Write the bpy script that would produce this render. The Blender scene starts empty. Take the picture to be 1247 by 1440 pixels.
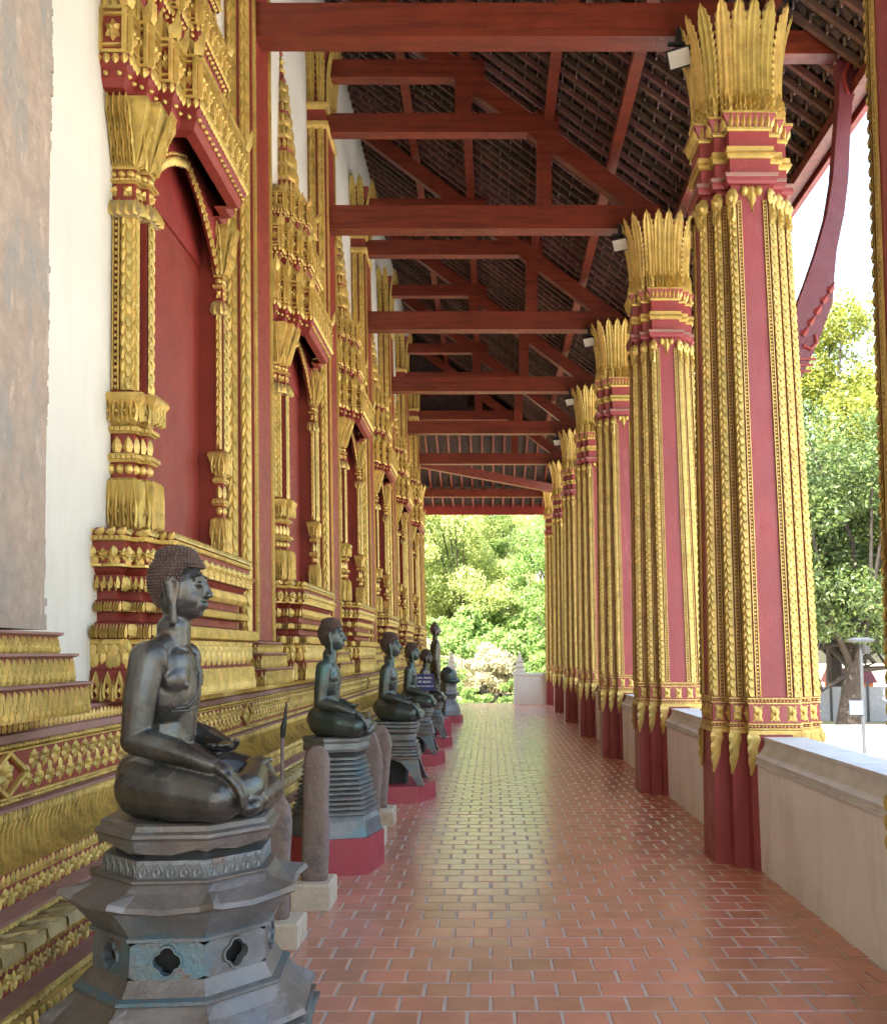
import bpy, bmesh, math, random
import numpy as np
from mathutils import Vector, Matrix

R = math.radians
random.seed(7)
rng = np.random.default_rng(7)
sc = bpy.context.scene
col = sc.collection
pi = math.pi

# ------------------------------------------------------------------ camera
cam_d = bpy.data.cameras.new('camera')
cam = bpy.data.objects.new('camera', cam_d)
col.objects.link(cam)
cam.location = (0, 0, 1.55)
cam.rotation_euler = (R(95.0), 0, 0)
cam_d.sensor_fit = 'HORIZONTAL'
cam_d.sensor_width = 36
cam_d.lens = 36 * 1330 / 1247
cam_d.shift_x = -66.5 / 1247
cam_d.shift_y = 81.0 / 1247
cam_d.clip_start = 0.05
cam_d.clip_end = 2000
sc.camera = cam

# ------------------------------------------------------------------ world, sun, exposure
SUN_EL, SUN_AZ = 50.0, 212.0       # compass azimuth, 0 = +Y, 90 = +X: behind the building on the left
w = bpy.data.worlds.new('World')
sc.world = w
w.use_nodes = True
nt = w.node_tree
sky = nt.nodes.new('ShaderNodeTexSky')
sky.sky_type = 'NISHITA'
sky.sun_disc = False
sky.sun_elevation = R(SUN_EL)
sky.sun_rotation = R(SUN_AZ)
sky.air_density = 1.6
sky.dust_density = 3.5
bg = nt.nodes['Background']
bg.inputs[1].default_value = 0.15
nt.links.new(sky.outputs[0], bg.inputs[0])
sd = bpy.data.lights.new('sun', 'SUN')
sd.energy = 5.0
sd.angle = R(0.5)
sd.color = (1.0, 0.94, 0.84)
sun = bpy.data.objects.new('sun', sd)
col.objects.link(sun)
el, az = R(SUN_EL), R(SUN_AZ)
to_sun = Vector((math.cos(el) * math.sin(az), math.cos(el) * math.cos(az), math.sin(el)))
sun.rotation_euler = to_sun.to_track_quat('Z', 'Y').to_euler()
sun.location = to_sun * 60
sc.view_settings.view_transform = 'Standard'
sc.view_settings.look = 'None'
sc.view_settings.gamma = 1.0
sc.view_settings.use_curve_mapping = False
sc.view_settings.exposure = 2.78
sc.cycles.use_denoising = True
sc.cycles.max_bounces = 8
sc.cycles.diffuse_bounces = 5
sc.cycles.glossy_bounces = 3
sc.cycles.transmission_bounces = 3
sc.cycles.sample_clamp_indirect = 6.0

# ------------------------------------------------------------------ materials
def mat(name, rgb, rough=0.6, metal=0.0, var=0.15, scale=6.0, bump=0.0, bscale=60.0, alt=None, altscale=2.0, altlo=0.5, althi=0.65, alt2=None, spec=0.5, island=0.0, objrand=0.0, trans=0.0, coat=0.0, stretch=None):
    m = bpy.data.materials.new(name)
    m.use_nodes = True
    t = m.node_tree
    N, L = t.nodes, t.links
    b = N['Principled BSDF']
    b.inputs['Roughness'].default_value = rough
    b.inputs['Metallic'].default_value = metal
    b.inputs['Specular IOR Level'].default_value = spec
    if coat:
        b.inputs['Coat Weight'].default_value = coat
        b.inputs['Coat Roughness'].default_value = 0.2
    geo = N.new('ShaderNodeNewGeometry')
    def noise(s, detail=4, rgh=0.6, st=None):
        n = N.new('ShaderNodeTexNoise')
        n.inputs['Scale'].default_value = s
        n.inputs['Detail'].default_value = detail
        n.inputs['Roughness'].default_value = rgh
        if st:
            vm = N.new('ShaderNodeVectorMath')
            vm.operation = 'MULTIPLY'
            vm.inputs[1].default_value = st
            L.new(geo.outputs['Position'], vm.inputs[0])
            L.new(vm.outputs[0], n.inputs['Vector'])
        else:
            L.new(geo.outputs['Position'], n.inputs['Vector'])
        return n
    def ramp(src, lo, hi):
        r = N.new('ShaderNodeMapRange')
        r.inputs[1].default_value = lo
        r.inputs[2].default_value = hi
        L.new(src, r.inputs[0])
        return r.outputs[0]
    def mix(f, a, bb):
        x = N.new('ShaderNodeMix')
        x.data_type = 'RGBA'
        if isinstance(f, float):
            x.inputs[0].default_value = f
        else:
            L.new(f, x.inputs[0])
        for k, c in ((6, a), (7, bb)):
            if isinstance(c, tuple):
                x.inputs[k].default_value = (*c, 1)
            else:
                L.new(c, x.inputs[k])
        return x.outputs[2]
    n1 = noise(scale)
    lo = tuple(max(0, c * (1 - var)) for c in rgb)
    hi = tuple(min(1, c * (1 + var)) for c in rgb)
    c = mix(ramp(n1.outputs[0], 0.3, 0.7), lo, hi)
    if alt:
        c = mix(ramp(noise(altscale, 6, 0.7, stretch).outputs[0], altlo, althi), c, alt)
    if alt2:
        c = mix(ramp(noise(altscale * 2.7, 6, 0.75, stretch).outputs[0], 0.56, 0.66), c, alt2)
    if island or objrand:
        add = N.new('ShaderNodeMath')
        add.operation = 'ADD'
        L.new(geo.outputs['Random Per Island'], add.inputs[0])
        oi = N.new('ShaderNodeObjectInfo')
        L.new(oi.outputs['Random'], add.inputs[1])
        fr = N.new('ShaderNodeMath')
        fr.operation = 'FRACT'
        L.new(add.outputs[0], fr.inputs[0])
        r2 = N.new('ShaderNodeMapRange')
        L.new(fr.outputs[0], r2.inputs[0])
        k = island or objrand
        r2.inputs[3].default_value = 1 - k
        r2.inputs[4].default_value = 1 + k
        hs = N.new('ShaderNodeHueSaturation')
        L.new(r2.outputs[0], hs.inputs['Value'])
        r3 = N.new('ShaderNodeMapRange')
        L.new(fr.outputs[0], r3.inputs[0])
        r3.inputs[3].default_value = 0.5 + k * 0.06
        r3.inputs[4].default_value = 0.5 - k * 0.06
        L.new(r3.outputs[0], hs.inputs['Hue'])
        L.new(c, hs.inputs['Color'])
        c = hs.outputs[0]
    L.new(c, b.inputs['Base Color'])
    rr = N.new('ShaderNodeMapRange')
    L.new(noise(scale * 3).outputs[0], rr.inputs[0])
    rr.inputs[1].default_value = 0.3
    rr.inputs[2].default_value = 0.7
    rr.inputs[3].default_value = rough * 0.8
    rr.inputs[4].default_value = min(1, rough * 1.2)
    L.new(rr.outputs[0], b.inputs['Roughness'])
    if bump:
        bp = N.new('ShaderNodeBump')
        bp.inputs['Strength'].default_value = bump
        bp.inputs['Distance'].default_value = 0.02
        L.new(noise(bscale, 5, 0.65).outputs[0], bp.inputs['Height'])
        L.new(bp.outputs[0], b.inputs['Normal'])
    if trans:
        tr = N.new('ShaderNodeBsdfTranslucent')
        L.new(c, tr.inputs[0])
        ms = N.new('ShaderNodeMixShader')
        ms.inputs[0].default_value = trans
        L.new(b.outputs[0], ms.inputs[1])
        L.new(tr.outputs[0], ms.inputs[2])
        L.new(ms.outputs[0], N['Material Output'].inputs[0])
    return m

M = {}
M['recess'] = mat('dark red paint between carvings', (0.21, 0.035, 0.022), 0.6, 0, 0.3, 9, 0.2, 60)
M['gold'] = mat('gold paint', (0.60, 0.43, 0.125), 0.35, 0.4, 0.2, 9, 0.3, 90, island=0.13, alt=(0.36, 0.22, 0.06), altscale=5, altlo=0.55, althi=0.75, alt2=(0.70, 0.54, 0.20))
M['gold_worn'] = mat('worn gold paint', (0.56, 0.395, 0.11), 0.4, 0.4, 0.22, 11, 0.35, 80, island=0.13, alt=(0.30, 0.19, 0.07), altscale=6, altlo=0.50, althi=0.68)
M['grey_gold'] = mat('weathered grey gilding', (0.42, 0.32, 0.15), 0.5, 0.3, 0.25, 9, 0.4, 60, alt=(0.45, 0.30, 0.10), altscale=9, altlo=0.55, althi=0.65)
M['red'] = mat('red painted plaster', (0.22, 0.03, 0.018), 0.5, 0, 0.12, 3, 0.15, 40, alt=(0.17, 0.025, 0.016), altscale=1.3, altlo=0.45, althi=0.7)
M['red_col'] = mat('crimson column paint', (0.30, 0.05, 0.054), 0.45, 0, 0.10, 2.5, 0.2, 30, alt=(0.24, 0.045, 0.048), altscale=1.6, altlo=0.45, althi=0.7, alt2=(0.34, 0.08, 0.08), stretch=(1, 1, .22))
M['red_dark'] = mat('dark red paint', (0.22, 0.025, 0.02), 0.5, 0, 0.18, 5, 0.12, 40)
M['red_wood'] = mat('red painted timber', (0.16, 0.025, 0.0095), 0.45, 0, 0.15, 4, 0.2, 30, alt=(0.075, 0.011, 0.005), altscale=16, altlo=0.45, althi=0.7, stretch=(.08, .6, 1))
M['bracket_red'] = mat('deep crimson timber', (0.13, 0.025, 0.034), 0.5, 0, 0.12, 4, 0.15, 30)
M['purple'] = mat('faded mauve paint', (0.30, 0.15, 0.12), 0.6, 0, 0.15, 6, 0.2, 50)
M['white'] = mat('cream plaster', (0.64, 0.61, 0.54), 0.85, 0, 0.05, 1.5, 0.15, 18, alt=(0.55, 0.50, 0.42), altscale=2.6, altlo=0.52, althi=0.8, stretch=(1, 1, .22))
M['stone'] = mat('bare aged plaster', (0.36, 0.272, 0.212), 0.9, 0, 0.16, 14, 0.6, 25, alt=(0.27, 0.25, 0.225), altscale=4.5, altlo=0.48, althi=0.64, stretch=(1, 1, .4), alt2=(0.47, 0.36, 0.28))
M['tile'] = mat('dark roof tiles', (0.085, 0.057, 0.046), 0.8, 0, 0.3, 8, 0.4, 40, island=0.5)
M['tile_dark'] = mat('shade-darkened roof tiles', (0.045, 0.025, 0.02), 0.85, 0, 0.3, 6, 0.3, 30)  # darker tile copy, shade put into the hip colour against the garden light
M['tile_nose'] = mat('tile noses painted as lit', (0.26, 0.19, 0.16), 0.7, 0, 0.3, 9, 0.2, 40, island=0.6)  # paler than the tiles: light on their lower edges put into the colour
M['batten'] = mat('roof lath', (0.13, 0.065, 0.045), 0.7, 0, 0.3, 5, 0.2, 40, objrand=0.45)
M['brick'] = mat('terracotta brick', (0.56, 0.25, 0.165), 0.22, 0, 0.12, 5, 0.035, 30, alt=(0.45, 0.20, 0.13), altscale=1.6, altlo=0.5, althi=0.75, island=0.10, spec=1.0)
M['mortar'] = mat('grey mortar', (0.46, 0.38, 0.34), 0.6, 0, 0.2, 12, 0.3, 60)
M['bronze'] = mat('dark polished bronze', (0.085, 0.08, 0.074), 0.30, 0.65, 0.35, 7, 0.16, 70, alt=(0.125, 0.145, 0.14), altscale=5, altlo=0.5, althi=0.68, alt2=(0.12, 0.08, 0.05), stretch=(1, 1, .5))
M['bronze_green'] = mat('green bronze', (0.08, 0.092, 0.086), 0.36, 0.55, 0.35, 7, 0.16, 60, alt=(0.06, 0.12, 0.11), altscale=4, altlo=0.46, althi=0.66, alt2=(0.11, 0.085, 0.06))
M['hair'] = mat('brown bronze curls', (0.13, 0.085, 0.072), 0.6, 0.3, 0.25, 20, 0.5, 160)
M['patina'] = mat('bronze with grey blue patina', (0.17, 0.175, 0.175), 0.4, 0.4, 0.3, 6, 0.30, 50, alt=(0.11, 0.19, 0.225), altscale=3.2, altlo=0.50, althi=0.62, alt2=(0.18, 0.12, 0.095))
M['patina_brown'] = mat('brown bronze', (0.165, 0.14, 0.125), 0.42, 0.4, 0.25, 6, 0.3, 45, alt=(0.16, 0.17, 0.175), altscale=4.5, altlo=0.53, althi=0.68)
M['painted_shade'] = mat('near black painted shade', (0.03, 0.03, 0.03), 0.9, 0, 0.1)  # near black: shade of the plinth cavities put into the colour
M['plinth_red'] = mat('crimson plinth paint', (0.36, 0.045, 0.06), 0.45, 0, 0.1, 3, 0.1, 30)
M['sand'] = mat('weathered sandstone', (0.235, 0.17, 0.14), 0.9, 0, 0.22, 7, 0.7, 30, alt=(0.14, 0.11, 0.10), altscale=7, altlo=0.48, althi=0.64)
M['cream_block'] = mat('cream painted block', (0.55, 0.46, 0.34), 0.85, 0, 0.12, 6, 0.4, 30, alt=(0.46, 0.28, 0.17), altscale=4, altlo=0.54, althi=0.66)
M['parapet'] = mat('grey white render', (0.80, 0.79, 0.77), 0.8, 0, 0.05, 2, 0.12, 22, alt=(0.60, 0.56, 0.50), altscale=3.0, altlo=0.5, althi=0.78, stretch=(1, 1, .25))
M['parapet_grey'] = mat('grey cement coping', (0.62, 0.61, 0.59), 0.7, 0, 0.12, 5, 0.2, 40)
M['black'] = mat('black metal', (0.02, 0.02, 0.022), 0.45, 0.2, 0.1)
M['glass'] = mat('pale lamp glass', (0.62, 0.60, 0.52), 0.25, 0, 0.05)
M['blue'] = mat('blue enamel', (0.02, 0.025, 0.16), 0.35, 0, 0.05)
M['text'] = mat('white lettering', (0.8, 0.8, 0.8), 0.5, 0, 0.02)
M['post'] = mat('grey brown wood post', (0.20, 0.155, 0.14), 0.8, 0, 0.25, 9, 0.3, 40)
M['bark'] = mat('bark', (0.032, 0.025, 0.02), 0.95, 0, 0.3, 6, 0.8, 20)
M['leaf_y'] = mat('yellow green leaf', (0.23, 0.26, 0.045), 0.55, 0, 0.3, 0.8, island=0.4, trans=0.5)
M['leaf_m'] = mat('shade tree leaf', (0.075, 0.115, 0.03), 0.5, 0, 0.4, 0.5, island=0.5, trans=0.4)
M['leaf_gy'] = mat('light garden leaf', (0.37, 0.44, 0.15), 0.55, 0, 0.3, 0.8, island=0.4, trans=0.5)
M['leaf_g'] = mat('mid green leaf', (0.20, 0.31, 0.085), 0.55, 0, 0.3, 0.8, island=0.4, trans=0.5)
M['leaf_d'] = mat('dark green leaf', (0.055, 0.105, 0.03), 0.5, 0, 0.3, 0.8, island=0.4, trans=0.3)
M['leaf_dry'] = mat('dry straw leaf', (0.40, 0.37, 0.22), 0.8, 0, 0.3, 0.8, island=0.35, trans=0.35)
M['paving'] = mat('pale courtyard paving', (0.60, 0.58, 0.54), 0.85, 0, 0.1, 0.7, 0.2, 12, alt=(0.34, 0.31, 0.28), altscale=0.5, altlo=0.52, althi=0.75)
M['earth'] = mat('dry earth', (0.34, 0.25, 0.18), 0.95, 0, 0.2, 0.6, 0.5, 6, alt=(0.16, 0.17, 0.06), altscale=0.3, altlo=0.48, althi=0.6)
M['fence'] = mat('grey fence paint', (0.20, 0.21, 0.23), 0.7, 0, 0.1)
M['orange'] = mat('orange painted wall', (0.62, 0.19, 0.06), 0.7, 0, 0.1)
M['steel'] = mat('galvanised steel', (0.05, 0.055, 0.06), 0.5, 0.4, 0.1)
M['panel_blue'] = mat('pale blue sign face', (0.07, 0.12, 0.19), 0.5, 0, 0.05)

# ------------------------------------------------------------------ mesh helpers
class MB:
    def __init__(s):
        s.V = []; s.F = []; s.I = []; s.n = 0
    def add(s, v, f, m=0):
        v = np.asarray(v, float)
        o = s.n
        s.V.append(v)
        s.F.extend([tuple(i + o for i in q) for q in f])
        s.I.extend([m] * len(f))
        s.n += len(v)
        return s
    def tpl(s, T, o, U, V, W, su=1, sv=1, sw=1, m=0):
        t = T[0]
        v = np.outer(t[:, 0] * su, U) + np.outer(t[:, 1] * sv, V) + np.outer(t[:, 2] * sw, W) + np.asarray(o, float)
        return s.add(v, T[1], m)
    def box(s, a, b, m=0):
        x0, y0, z0 = a; x1, y1, z1 = b
        return s.add([(x0, y0, z0), (x1, y0, z0), (x1, y1, z0), (x0, y1, z0), (x0, y0, z1), (x1, y0, z1), (x1, y1, z1), (x0, y1, z1)],
                     [(0, 3, 2, 1), (4, 5, 6, 7), (0, 1, 5, 4), (1, 2, 6, 5), (2, 3, 7, 6), (3, 0, 4, 7)], m)
    def beam(s, p, q, wd, ht, up=(0, 0, 1), m=0):
        p, q, up = Vector(p), Vector(q), Vector(up)
        d = (q - p).normalized()
        a = d.cross(up).normalized() * wd / 2
        b = a.normalized().cross(d).normalized() * ht / 2
        v = [p - a - b, p + a - b, p + a + b, p - a + b, q - a - b, q + a - b, q + a + b, q - a + b]
        return s.add([tuple(x) for x in v], [(0, 3, 2, 1), (4, 5, 6, 7), (0, 1, 5, 4), (1, 2, 6, 5), (2, 3, 7, 6), (3, 0, 4, 7)], m)
    def tube(s, pts, rad, n=8, m=0, caps=True):
        pts = [Vector(p) for p in pts]
        rings = []
        for i, p in enumerate(pts):
            d = (pts[min(i + 1, len(pts) - 1)] - pts[max(i - 1, 0)]).normalized()
            a = d.cross(Vector((0.3, 0.9, 0.2))).normalized()
            b = d.cross(a).normalized()
            r = rad[i] if isinstance(rad, (list, tuple)) else rad
            rings.append([tuple(p + a * r * math.cos(2 * pi * k / n) + b * r * math.sin(2 * pi * k / n)) for k in range(n)])
        v = [x for r in rings for x in r]
        f = []
        for i in range(len(pts) - 1):
            for k in range(n):
                k2 = (k + 1) % n
                f.append((i * n + k, (i + 1) * n + k, (i + 1) * n + k2, i * n + k2))
        if caps:
            f.append(tuple(range(n)))
            f.append(tuple(range((len(pts) - 1) * n + n - 1, (len(pts) - 1) * n - 1, -1)))
        return s.add(v, f, m)
    def loft(s, rings, m=0, cap0=True, cap1=True, mats=None):
        """rings: list of equal-length closed loops (CCW seen from above), bottom to top"""
        n = len(rings[0])
        v = [p for r in rings for p in r]
        for i in range(len(rings) - 1):
            pass
        f = []; mi = []
        for i in range(len(rings) - 1):
            for k in range(n):
                k2 = (k + 1) % n
                f.append((i * n + k, i * n + k2, (i + 1) * n + k2, (i + 1) * n + k))
                mi.append(mats[i] if mats else m)
        if cap0:
            f.append(tuple(range(n - 1, -1, -1))); mi.append(mats[0] if mats else m)
        if cap1:
            f.append(tuple(range((len(rings) - 1) * n, len(rings) * n))); mi.append(mats[-1] if mats else m)
        o = s.n
        s.V.append(np.asarray(v, float))
        s.F.extend([tuple(i + o for i in q) for q in f])
        s.I.extend(mi)
        s.n += len(v)
        return s
    def deform(s, fn):
        s.V = [fn(np.concatenate(s.V))] if s.V else []
        return s
    def mesh(s, name, mats, smooth=False):
        me = bpy.data.meshes.new(name)
        v = np.concatenate(s.V)
        me.from_pydata(v.tolist(), [], s.F)
        for x in mats:
            me.materials.append(M[x])
        if len(mats) > 1:
            me.polygons.foreach_set('material_index', s.I)
        if smooth:
            me.polygons.foreach_set('use_smooth', [True] * len(me.polygons))
        me.update()
        return me
    def build(s, name, mats, parent=None, smooth=False, kind=None):
        if isinstance(mats, str):
            mats = [mats]
        if kind == 'stuff' and mats[0] in ('gold', 'gold_worn', 'grey_gold'):
            me = s.mesh(name, mats, True)
            me.set_sharp_from_angle(angle=R(62))
            return obj(name, me, parent, kind)
        return obj(name, s.mesh(name, mats, smooth), parent, kind)

def obj(name, me, parent=None, kind=None):
    o = bpy.data.objects.new(name, me)
    col.objects.link(o)
    if parent:
        o.parent = parent
    if kind:
        o['kind'] = kind
    return o

def thing(name, label, cat, loc=(0, 0, 0), rz=0, group=None, sc_=None):
    o = bpy.data.objects.new(name, None)
    col.objects.link(o)
    o.location = loc
    o.rotation_euler = (0, 0, rz)
    if sc_:
        o.scale = sc_
    o.empty_display_size = 0.2
    o['kind'] = 'thing'
    return tag(o, label, cat, group)

def tag(o, label, cat, group=None):
    o['label'] = label
    o['category'] = cat
    if group:
        o['group'] = group
    return o

def dup(root, loc, rz=0, label=None, sc_=None, skip=()):
    kids = {}
    for x in list(bpy.data.objects):
        if x.parent:
            kids.setdefault(x.parent.name, []).append(x)
    def cp(o, par):
        c = o.copy()
        col.objects.link(c)
        c.parent = par
        for ch in kids.get(o.name, []):
            if ch.name.split('.')[0] not in skip:
                cp(ch, c)
        return c
    r = cp(root, None)
    r.location = loc
    r.rotation_euler = (0, 0, rz)
    if sc_:
        r.scale = sc_
    if label:
        r['label'] = label
    return r

def offset(poly, d):
    n = len(poly)
    out = []
    for i in range(n):
        a, b, c = poly[i - 1], poly[i], poly[(i + 1) % n]
        e1 = np.array([b[0] - a[0], b[1] - a[1]]); e2 = np.array([c[0] - b[0], c[1] - b[1]])
        n1 = np.array([e1[1], -e1[0]]) / np.hypot(*e1); n2 = np.array([e2[1], -e2[0]]) / np.hypot(*e2)
        k = (n1 + n2) / (1 + n1 @ n2)
        out.append((b[0] + k[0] * d, b[1] + k[1] * d))
    return out

def moulding(mb, poly, prof, m=0, mats=None, cap0=True, cap1=True):
    mb.loft([[(x, y, z) for x, y in offset(poly, d)] for d, z in prof], m, cap0, cap1, mats)

def along(poly, d, pitch, keep=None, inset=0.0):
    P = offset(poly, d)
    n = len(P)
    for i in range(n):
        a, b = np.array(P[i]), np.array(P[(i + 1) % n])
        e = b - a
        L = np.hypot(*e)
        if L < pitch * 0.5:
            continue
        U = e / L
        W = np.array([U[1], -U[0]])
        if keep and not keep(W, a, b):
            continue
        k = max(1, int(round((L - 2 * inset) / pitch)))
        for j in range(k):
            t = inset + (j + 0.5) * (L - 2 * inset) / k
            p = a + U * t
            yield p, (U[0], U[1], 0), (W[0], W[1], 0), (L - 2 * inset) / k

Zv = (0, 0, 1)
def A(v, f):
    return (np.array(v, float), f)
# ornament templates, (u across, v up, w outward), unit size
T_box = A([(-.5, 0, 0), (.5, 0, 0), (.5, 1, 0), (-.5, 1, 0), (-.42, .08, 1), (.42, .08, 1), (.42, .92, 1), (-.42, .92, 1)],
          [(4, 5, 6, 7), (0, 1, 5, 4), (1, 2, 6, 5), (2, 3, 7, 6), (3, 0, 4, 7)])
def dome(n=7):
    v = []
    for r, w_ in ((.5, 0), (.42, .55), (.22, .9)):
        v += [(r * math.cos(2 * pi * k / n), .5 + r * math.sin(2 * pi * k / n), w_) for k in range(n)]
    v.append((0, .5, 1))
    f = []
    for i in range(2):
        for k in range(n):
            k2 = (k + 1) % n
            f.append((i * n + k, i * n + k2, (i + 1) * n + k2, (i + 1) * n + k))
    for k in range(n):
        f.append((2 * n + k, 2 * n + (k + 1) % n, 3 * n))
    return A(v, f)
T_dome = dome()
T_petal = A([(-.3, 0, 0), (-.5, .35, 0), (-.32, .72, 0), (0, 1, .15), (.32, .72, 0), (.5, .35, 0), (.3, 0, 0), (0, 0, .7), (0, .38, 1), (0, .75, .75)],
            [(0, 7, 8, 1), (1, 8, 9, 2), (2, 9, 3), (3, 9, 4), (4, 9, 8, 5), (5, 8, 7, 6)])
def carved_petal():
    out = [(-.3, 0), (-.46, .18), (-.5, .38), (-.38, .62), (-.18, .84), (0, 1.02), (.18, .84), (.38, .62), (.5, .38), (.46, .18), (.3, 0)]
    v = [(x, y, 0) for x, y in out]
    v += [(x * .74, .06 + y * .84, .9) for x, y in out]
    v += [(x * .42, .10 + y * .62, .45) for x, y in out]
    v += [(0, .05, .55), (0, .35, 1.0), (0, .62, .8)]
    n = len(out); f = []
    for r in (0, 1):
        for i in range(n - 1):
            f.append((r * n + i + 1, r * n + i, (r + 1) * n + i, (r + 1) * n + i + 1))
    a = 3 * n
    for i in range(n - 1):
        k = a if i in (0, 9) else (a + 1 if i in (1, 2, 7, 8) else a + 2)
        f.append((2 * n + i + 1, 2 * n + i, k))
    return A(v, f)
T_leafc = carved_petal()
T_lump = A([(-.42, -.1, 0), (-.5, .3, 0), (-.25, .8, 0), (.1, 1.15, .2), (.42, .85, 0), (.5, .35, 0), (.3, -.05, 0), (-.05, 0, .6), (0, .4, 1), (.12, .8, .8)],
           [(0, 7, 8, 1), (1, 8, 9, 2), (2, 9, 3), (3, 9, 4), (4, 9, 8, 5), (5, 8, 7, 6)])
def rot_t(T, a, c=(0, 0)):
    v = T[0].copy()
    ca, sa = math.cos(a), math.sin(a)
    x, y = v[:, 0] - c[0], v[:, 1] - c[1]
    v[:, 0], v[:, 1] = ca * x - sa * y, sa * x + ca * y
    return (v, T[1])
def merge_t(Ts):
    v = []; f = []; n = 0
    for t in Ts:
        v.append(t[0]); f += [tuple(i + n for i in q) for q in t[1]]; n += len(t[0])
    return (np.concatenate(v), f)
def sc_t(T, a, b, c, o=(0, 0, 0)):
    return (T[0] * np.array([a, b, c]) + np.array(o), T[1])
T_ros = merge_t([rot_t(sc_t(T_petal, .42, .5, .8), k * pi / 3) for k in range(6)] + [sc_t(T_dome, .3, .3, 1, (0, -.15, .3))])   # rosette centred, radius .5
T_ros = (T_ros[0] + np.array([0, .5, 0]), T_ros[1])
T_scroll = merge_t([sc_t(rot_t(T_petal, a), s_, s_, .8, o) for a, s_, o in ((0.6, .55, (.05, .05, 0)), (-.7, .55, (-.05, .1, 0)), (2.2, .5, (.1, .55, 0)), (-2.4, .45, (-.1, .6, 0)), (0, .5, (0, .5, 0.1)))])
T_quad = merge_t([sc_t(rot_t(T_petal, a), .42, .5, .8, (0, .5, 0)) for a in (.8, 2.35, 3.93, 5.5)] + [sc_t(T_dome, .34, .34, 1, (0, .33, .1))])
T_flame = A([(-.35, 0, 0), (-.5, .3, 0), (-.2, .55, 0), (-.12, .8, 0), (.1, 1.05, .1), (.1, .75, 0), (.4, .5, 0), (.45, .2, 0), (.3, 0, 0), (0, 0, .8), (0, .35, 1), (.0, .68, .6)],
            [(0, 9, 10, 1), (1, 10, 2), (2, 10, 11), (2, 11, 3), (3, 11, 4), (4, 11, 5), (5, 11, 6), (6, 11, 10), (6, 10, 7), (7, 10, 9, 8)])

def rope(mb, p0, p1, U, W, wd, pitch, m=0, lean=0.42):
    """plaited cord: two rows of leaves leaning towards each other over a dark backing (material slot 1)"""
    p0, p1 = np.array(p0, float), np.array(p1, float)
    d = p1 - p0
    L = np.linalg.norm(d)
    V = d / L
    n = max(2, int(L / pitch))
    U, W = np.array(U, float), np.array(W, float)
    a = U * wd * .46; b = W * wd * .14
    mb.add([p0 - a, p0 + a, p0 + a * .7 + b, p0 - a * .7 + b, p1 - a, p1 + a, p1 + a * .7 + b, p1 - a * .7 + b],
           [(0, 1, 5, 4), (1, 2, 6, 5), (2, 3, 7, 6), (3, 0, 4, 7)], m)
    TR = rot_t(T_petal, -lean); TL = rot_t(T_petal, lean)
    for i in range(n):
        o = p0 + V * (i + .02) * L / n
        h = L / n
        mb.tpl(TL, o + U * wd * .26 + W * wd * .10, U, V, W, wd * .66, h * 1.25, wd * .30, m)
        mb.tpl(TR, o - U * wd * .26 + V * h * .5 + W * wd * .10, U, V, W, wd * .66, h * 1.25, wd * .30, m)

def beadstrip(mb, p0, p1, U, W, wd, pitch, m=0):
    p0, p1 = np.array(p0, float), np.array(p1, float)
    d = p1 - p0
    L = np.linalg.norm(d)
    V = d / L
    U, W = np.array(U, float), np.array(W, float)
    for sgn in (-1, 1):
        c0, c1 = p0 + U * sgn * wd * .42, p1 + U * sgn * wd * .42
        a = U * wd * .10; b = W * wd * .35
        mb.add([c0 - a, c0 + a, c0 + a + b, c0 - a + b, c1 - a, c1 + a, c1 + a + b, c1 - a + b],
               [(0, 1, 5, 4), (1, 2, 6, 5), (2, 3, 7, 6), (3, 0, 4, 7)], m)
    n = int(L / pitch)
    for i in range(n):
        mb.tpl(T_box, p0 + V * (i + .2) * L / n, U, V, W, wd * .42, L / n * .55, wd * .28, m)

SP = 3.52                      # bay spacing
BAT = 0.028                    # inward lean of the temple wall
WX = -2.05                     # wall plane at z = 3
def batter(v):
    v = v.copy()
    v[:, 0] -= BAT * (v[:, 2] - 3.0)
    return v

# ================================================================== GROUND AND PLATFORM
g = MB()
nx, ny = 60, 60
xs = np.linspace(-160, 160, nx); ys = np.linspace(-60, 260, ny)
vv = [(x, y, -1.5 + (0 if y < 31 else 0.04 * min(y - 31, 60)) * (1 if x < 9 else max(0, 1 - (x - 9) / 6))) for y in ys for x in xs]
g.add(vv, [(j * nx + i, j * nx + i + 1, (j + 1) * nx + i + 1, (j + 1) * nx + i) for j in range(ny - 1) for i in range(nx - 1)])
o = g.build('ground', 'earth'); o['kind'] = 'structure'
g = MB(); g.box((2.6, -20, -1.6), (26, 60, -1.485))
o = g.build('courtyard_paving', 'paving'); o['kind'] = 'structure'

floor = MB()
floor.box((-2.2, -18, -1.49), (2.45, 29.2, -0.0032))
FL = floor.build('gallery_floor', 'mortar')
FL['kind'] = 'structure'
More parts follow.
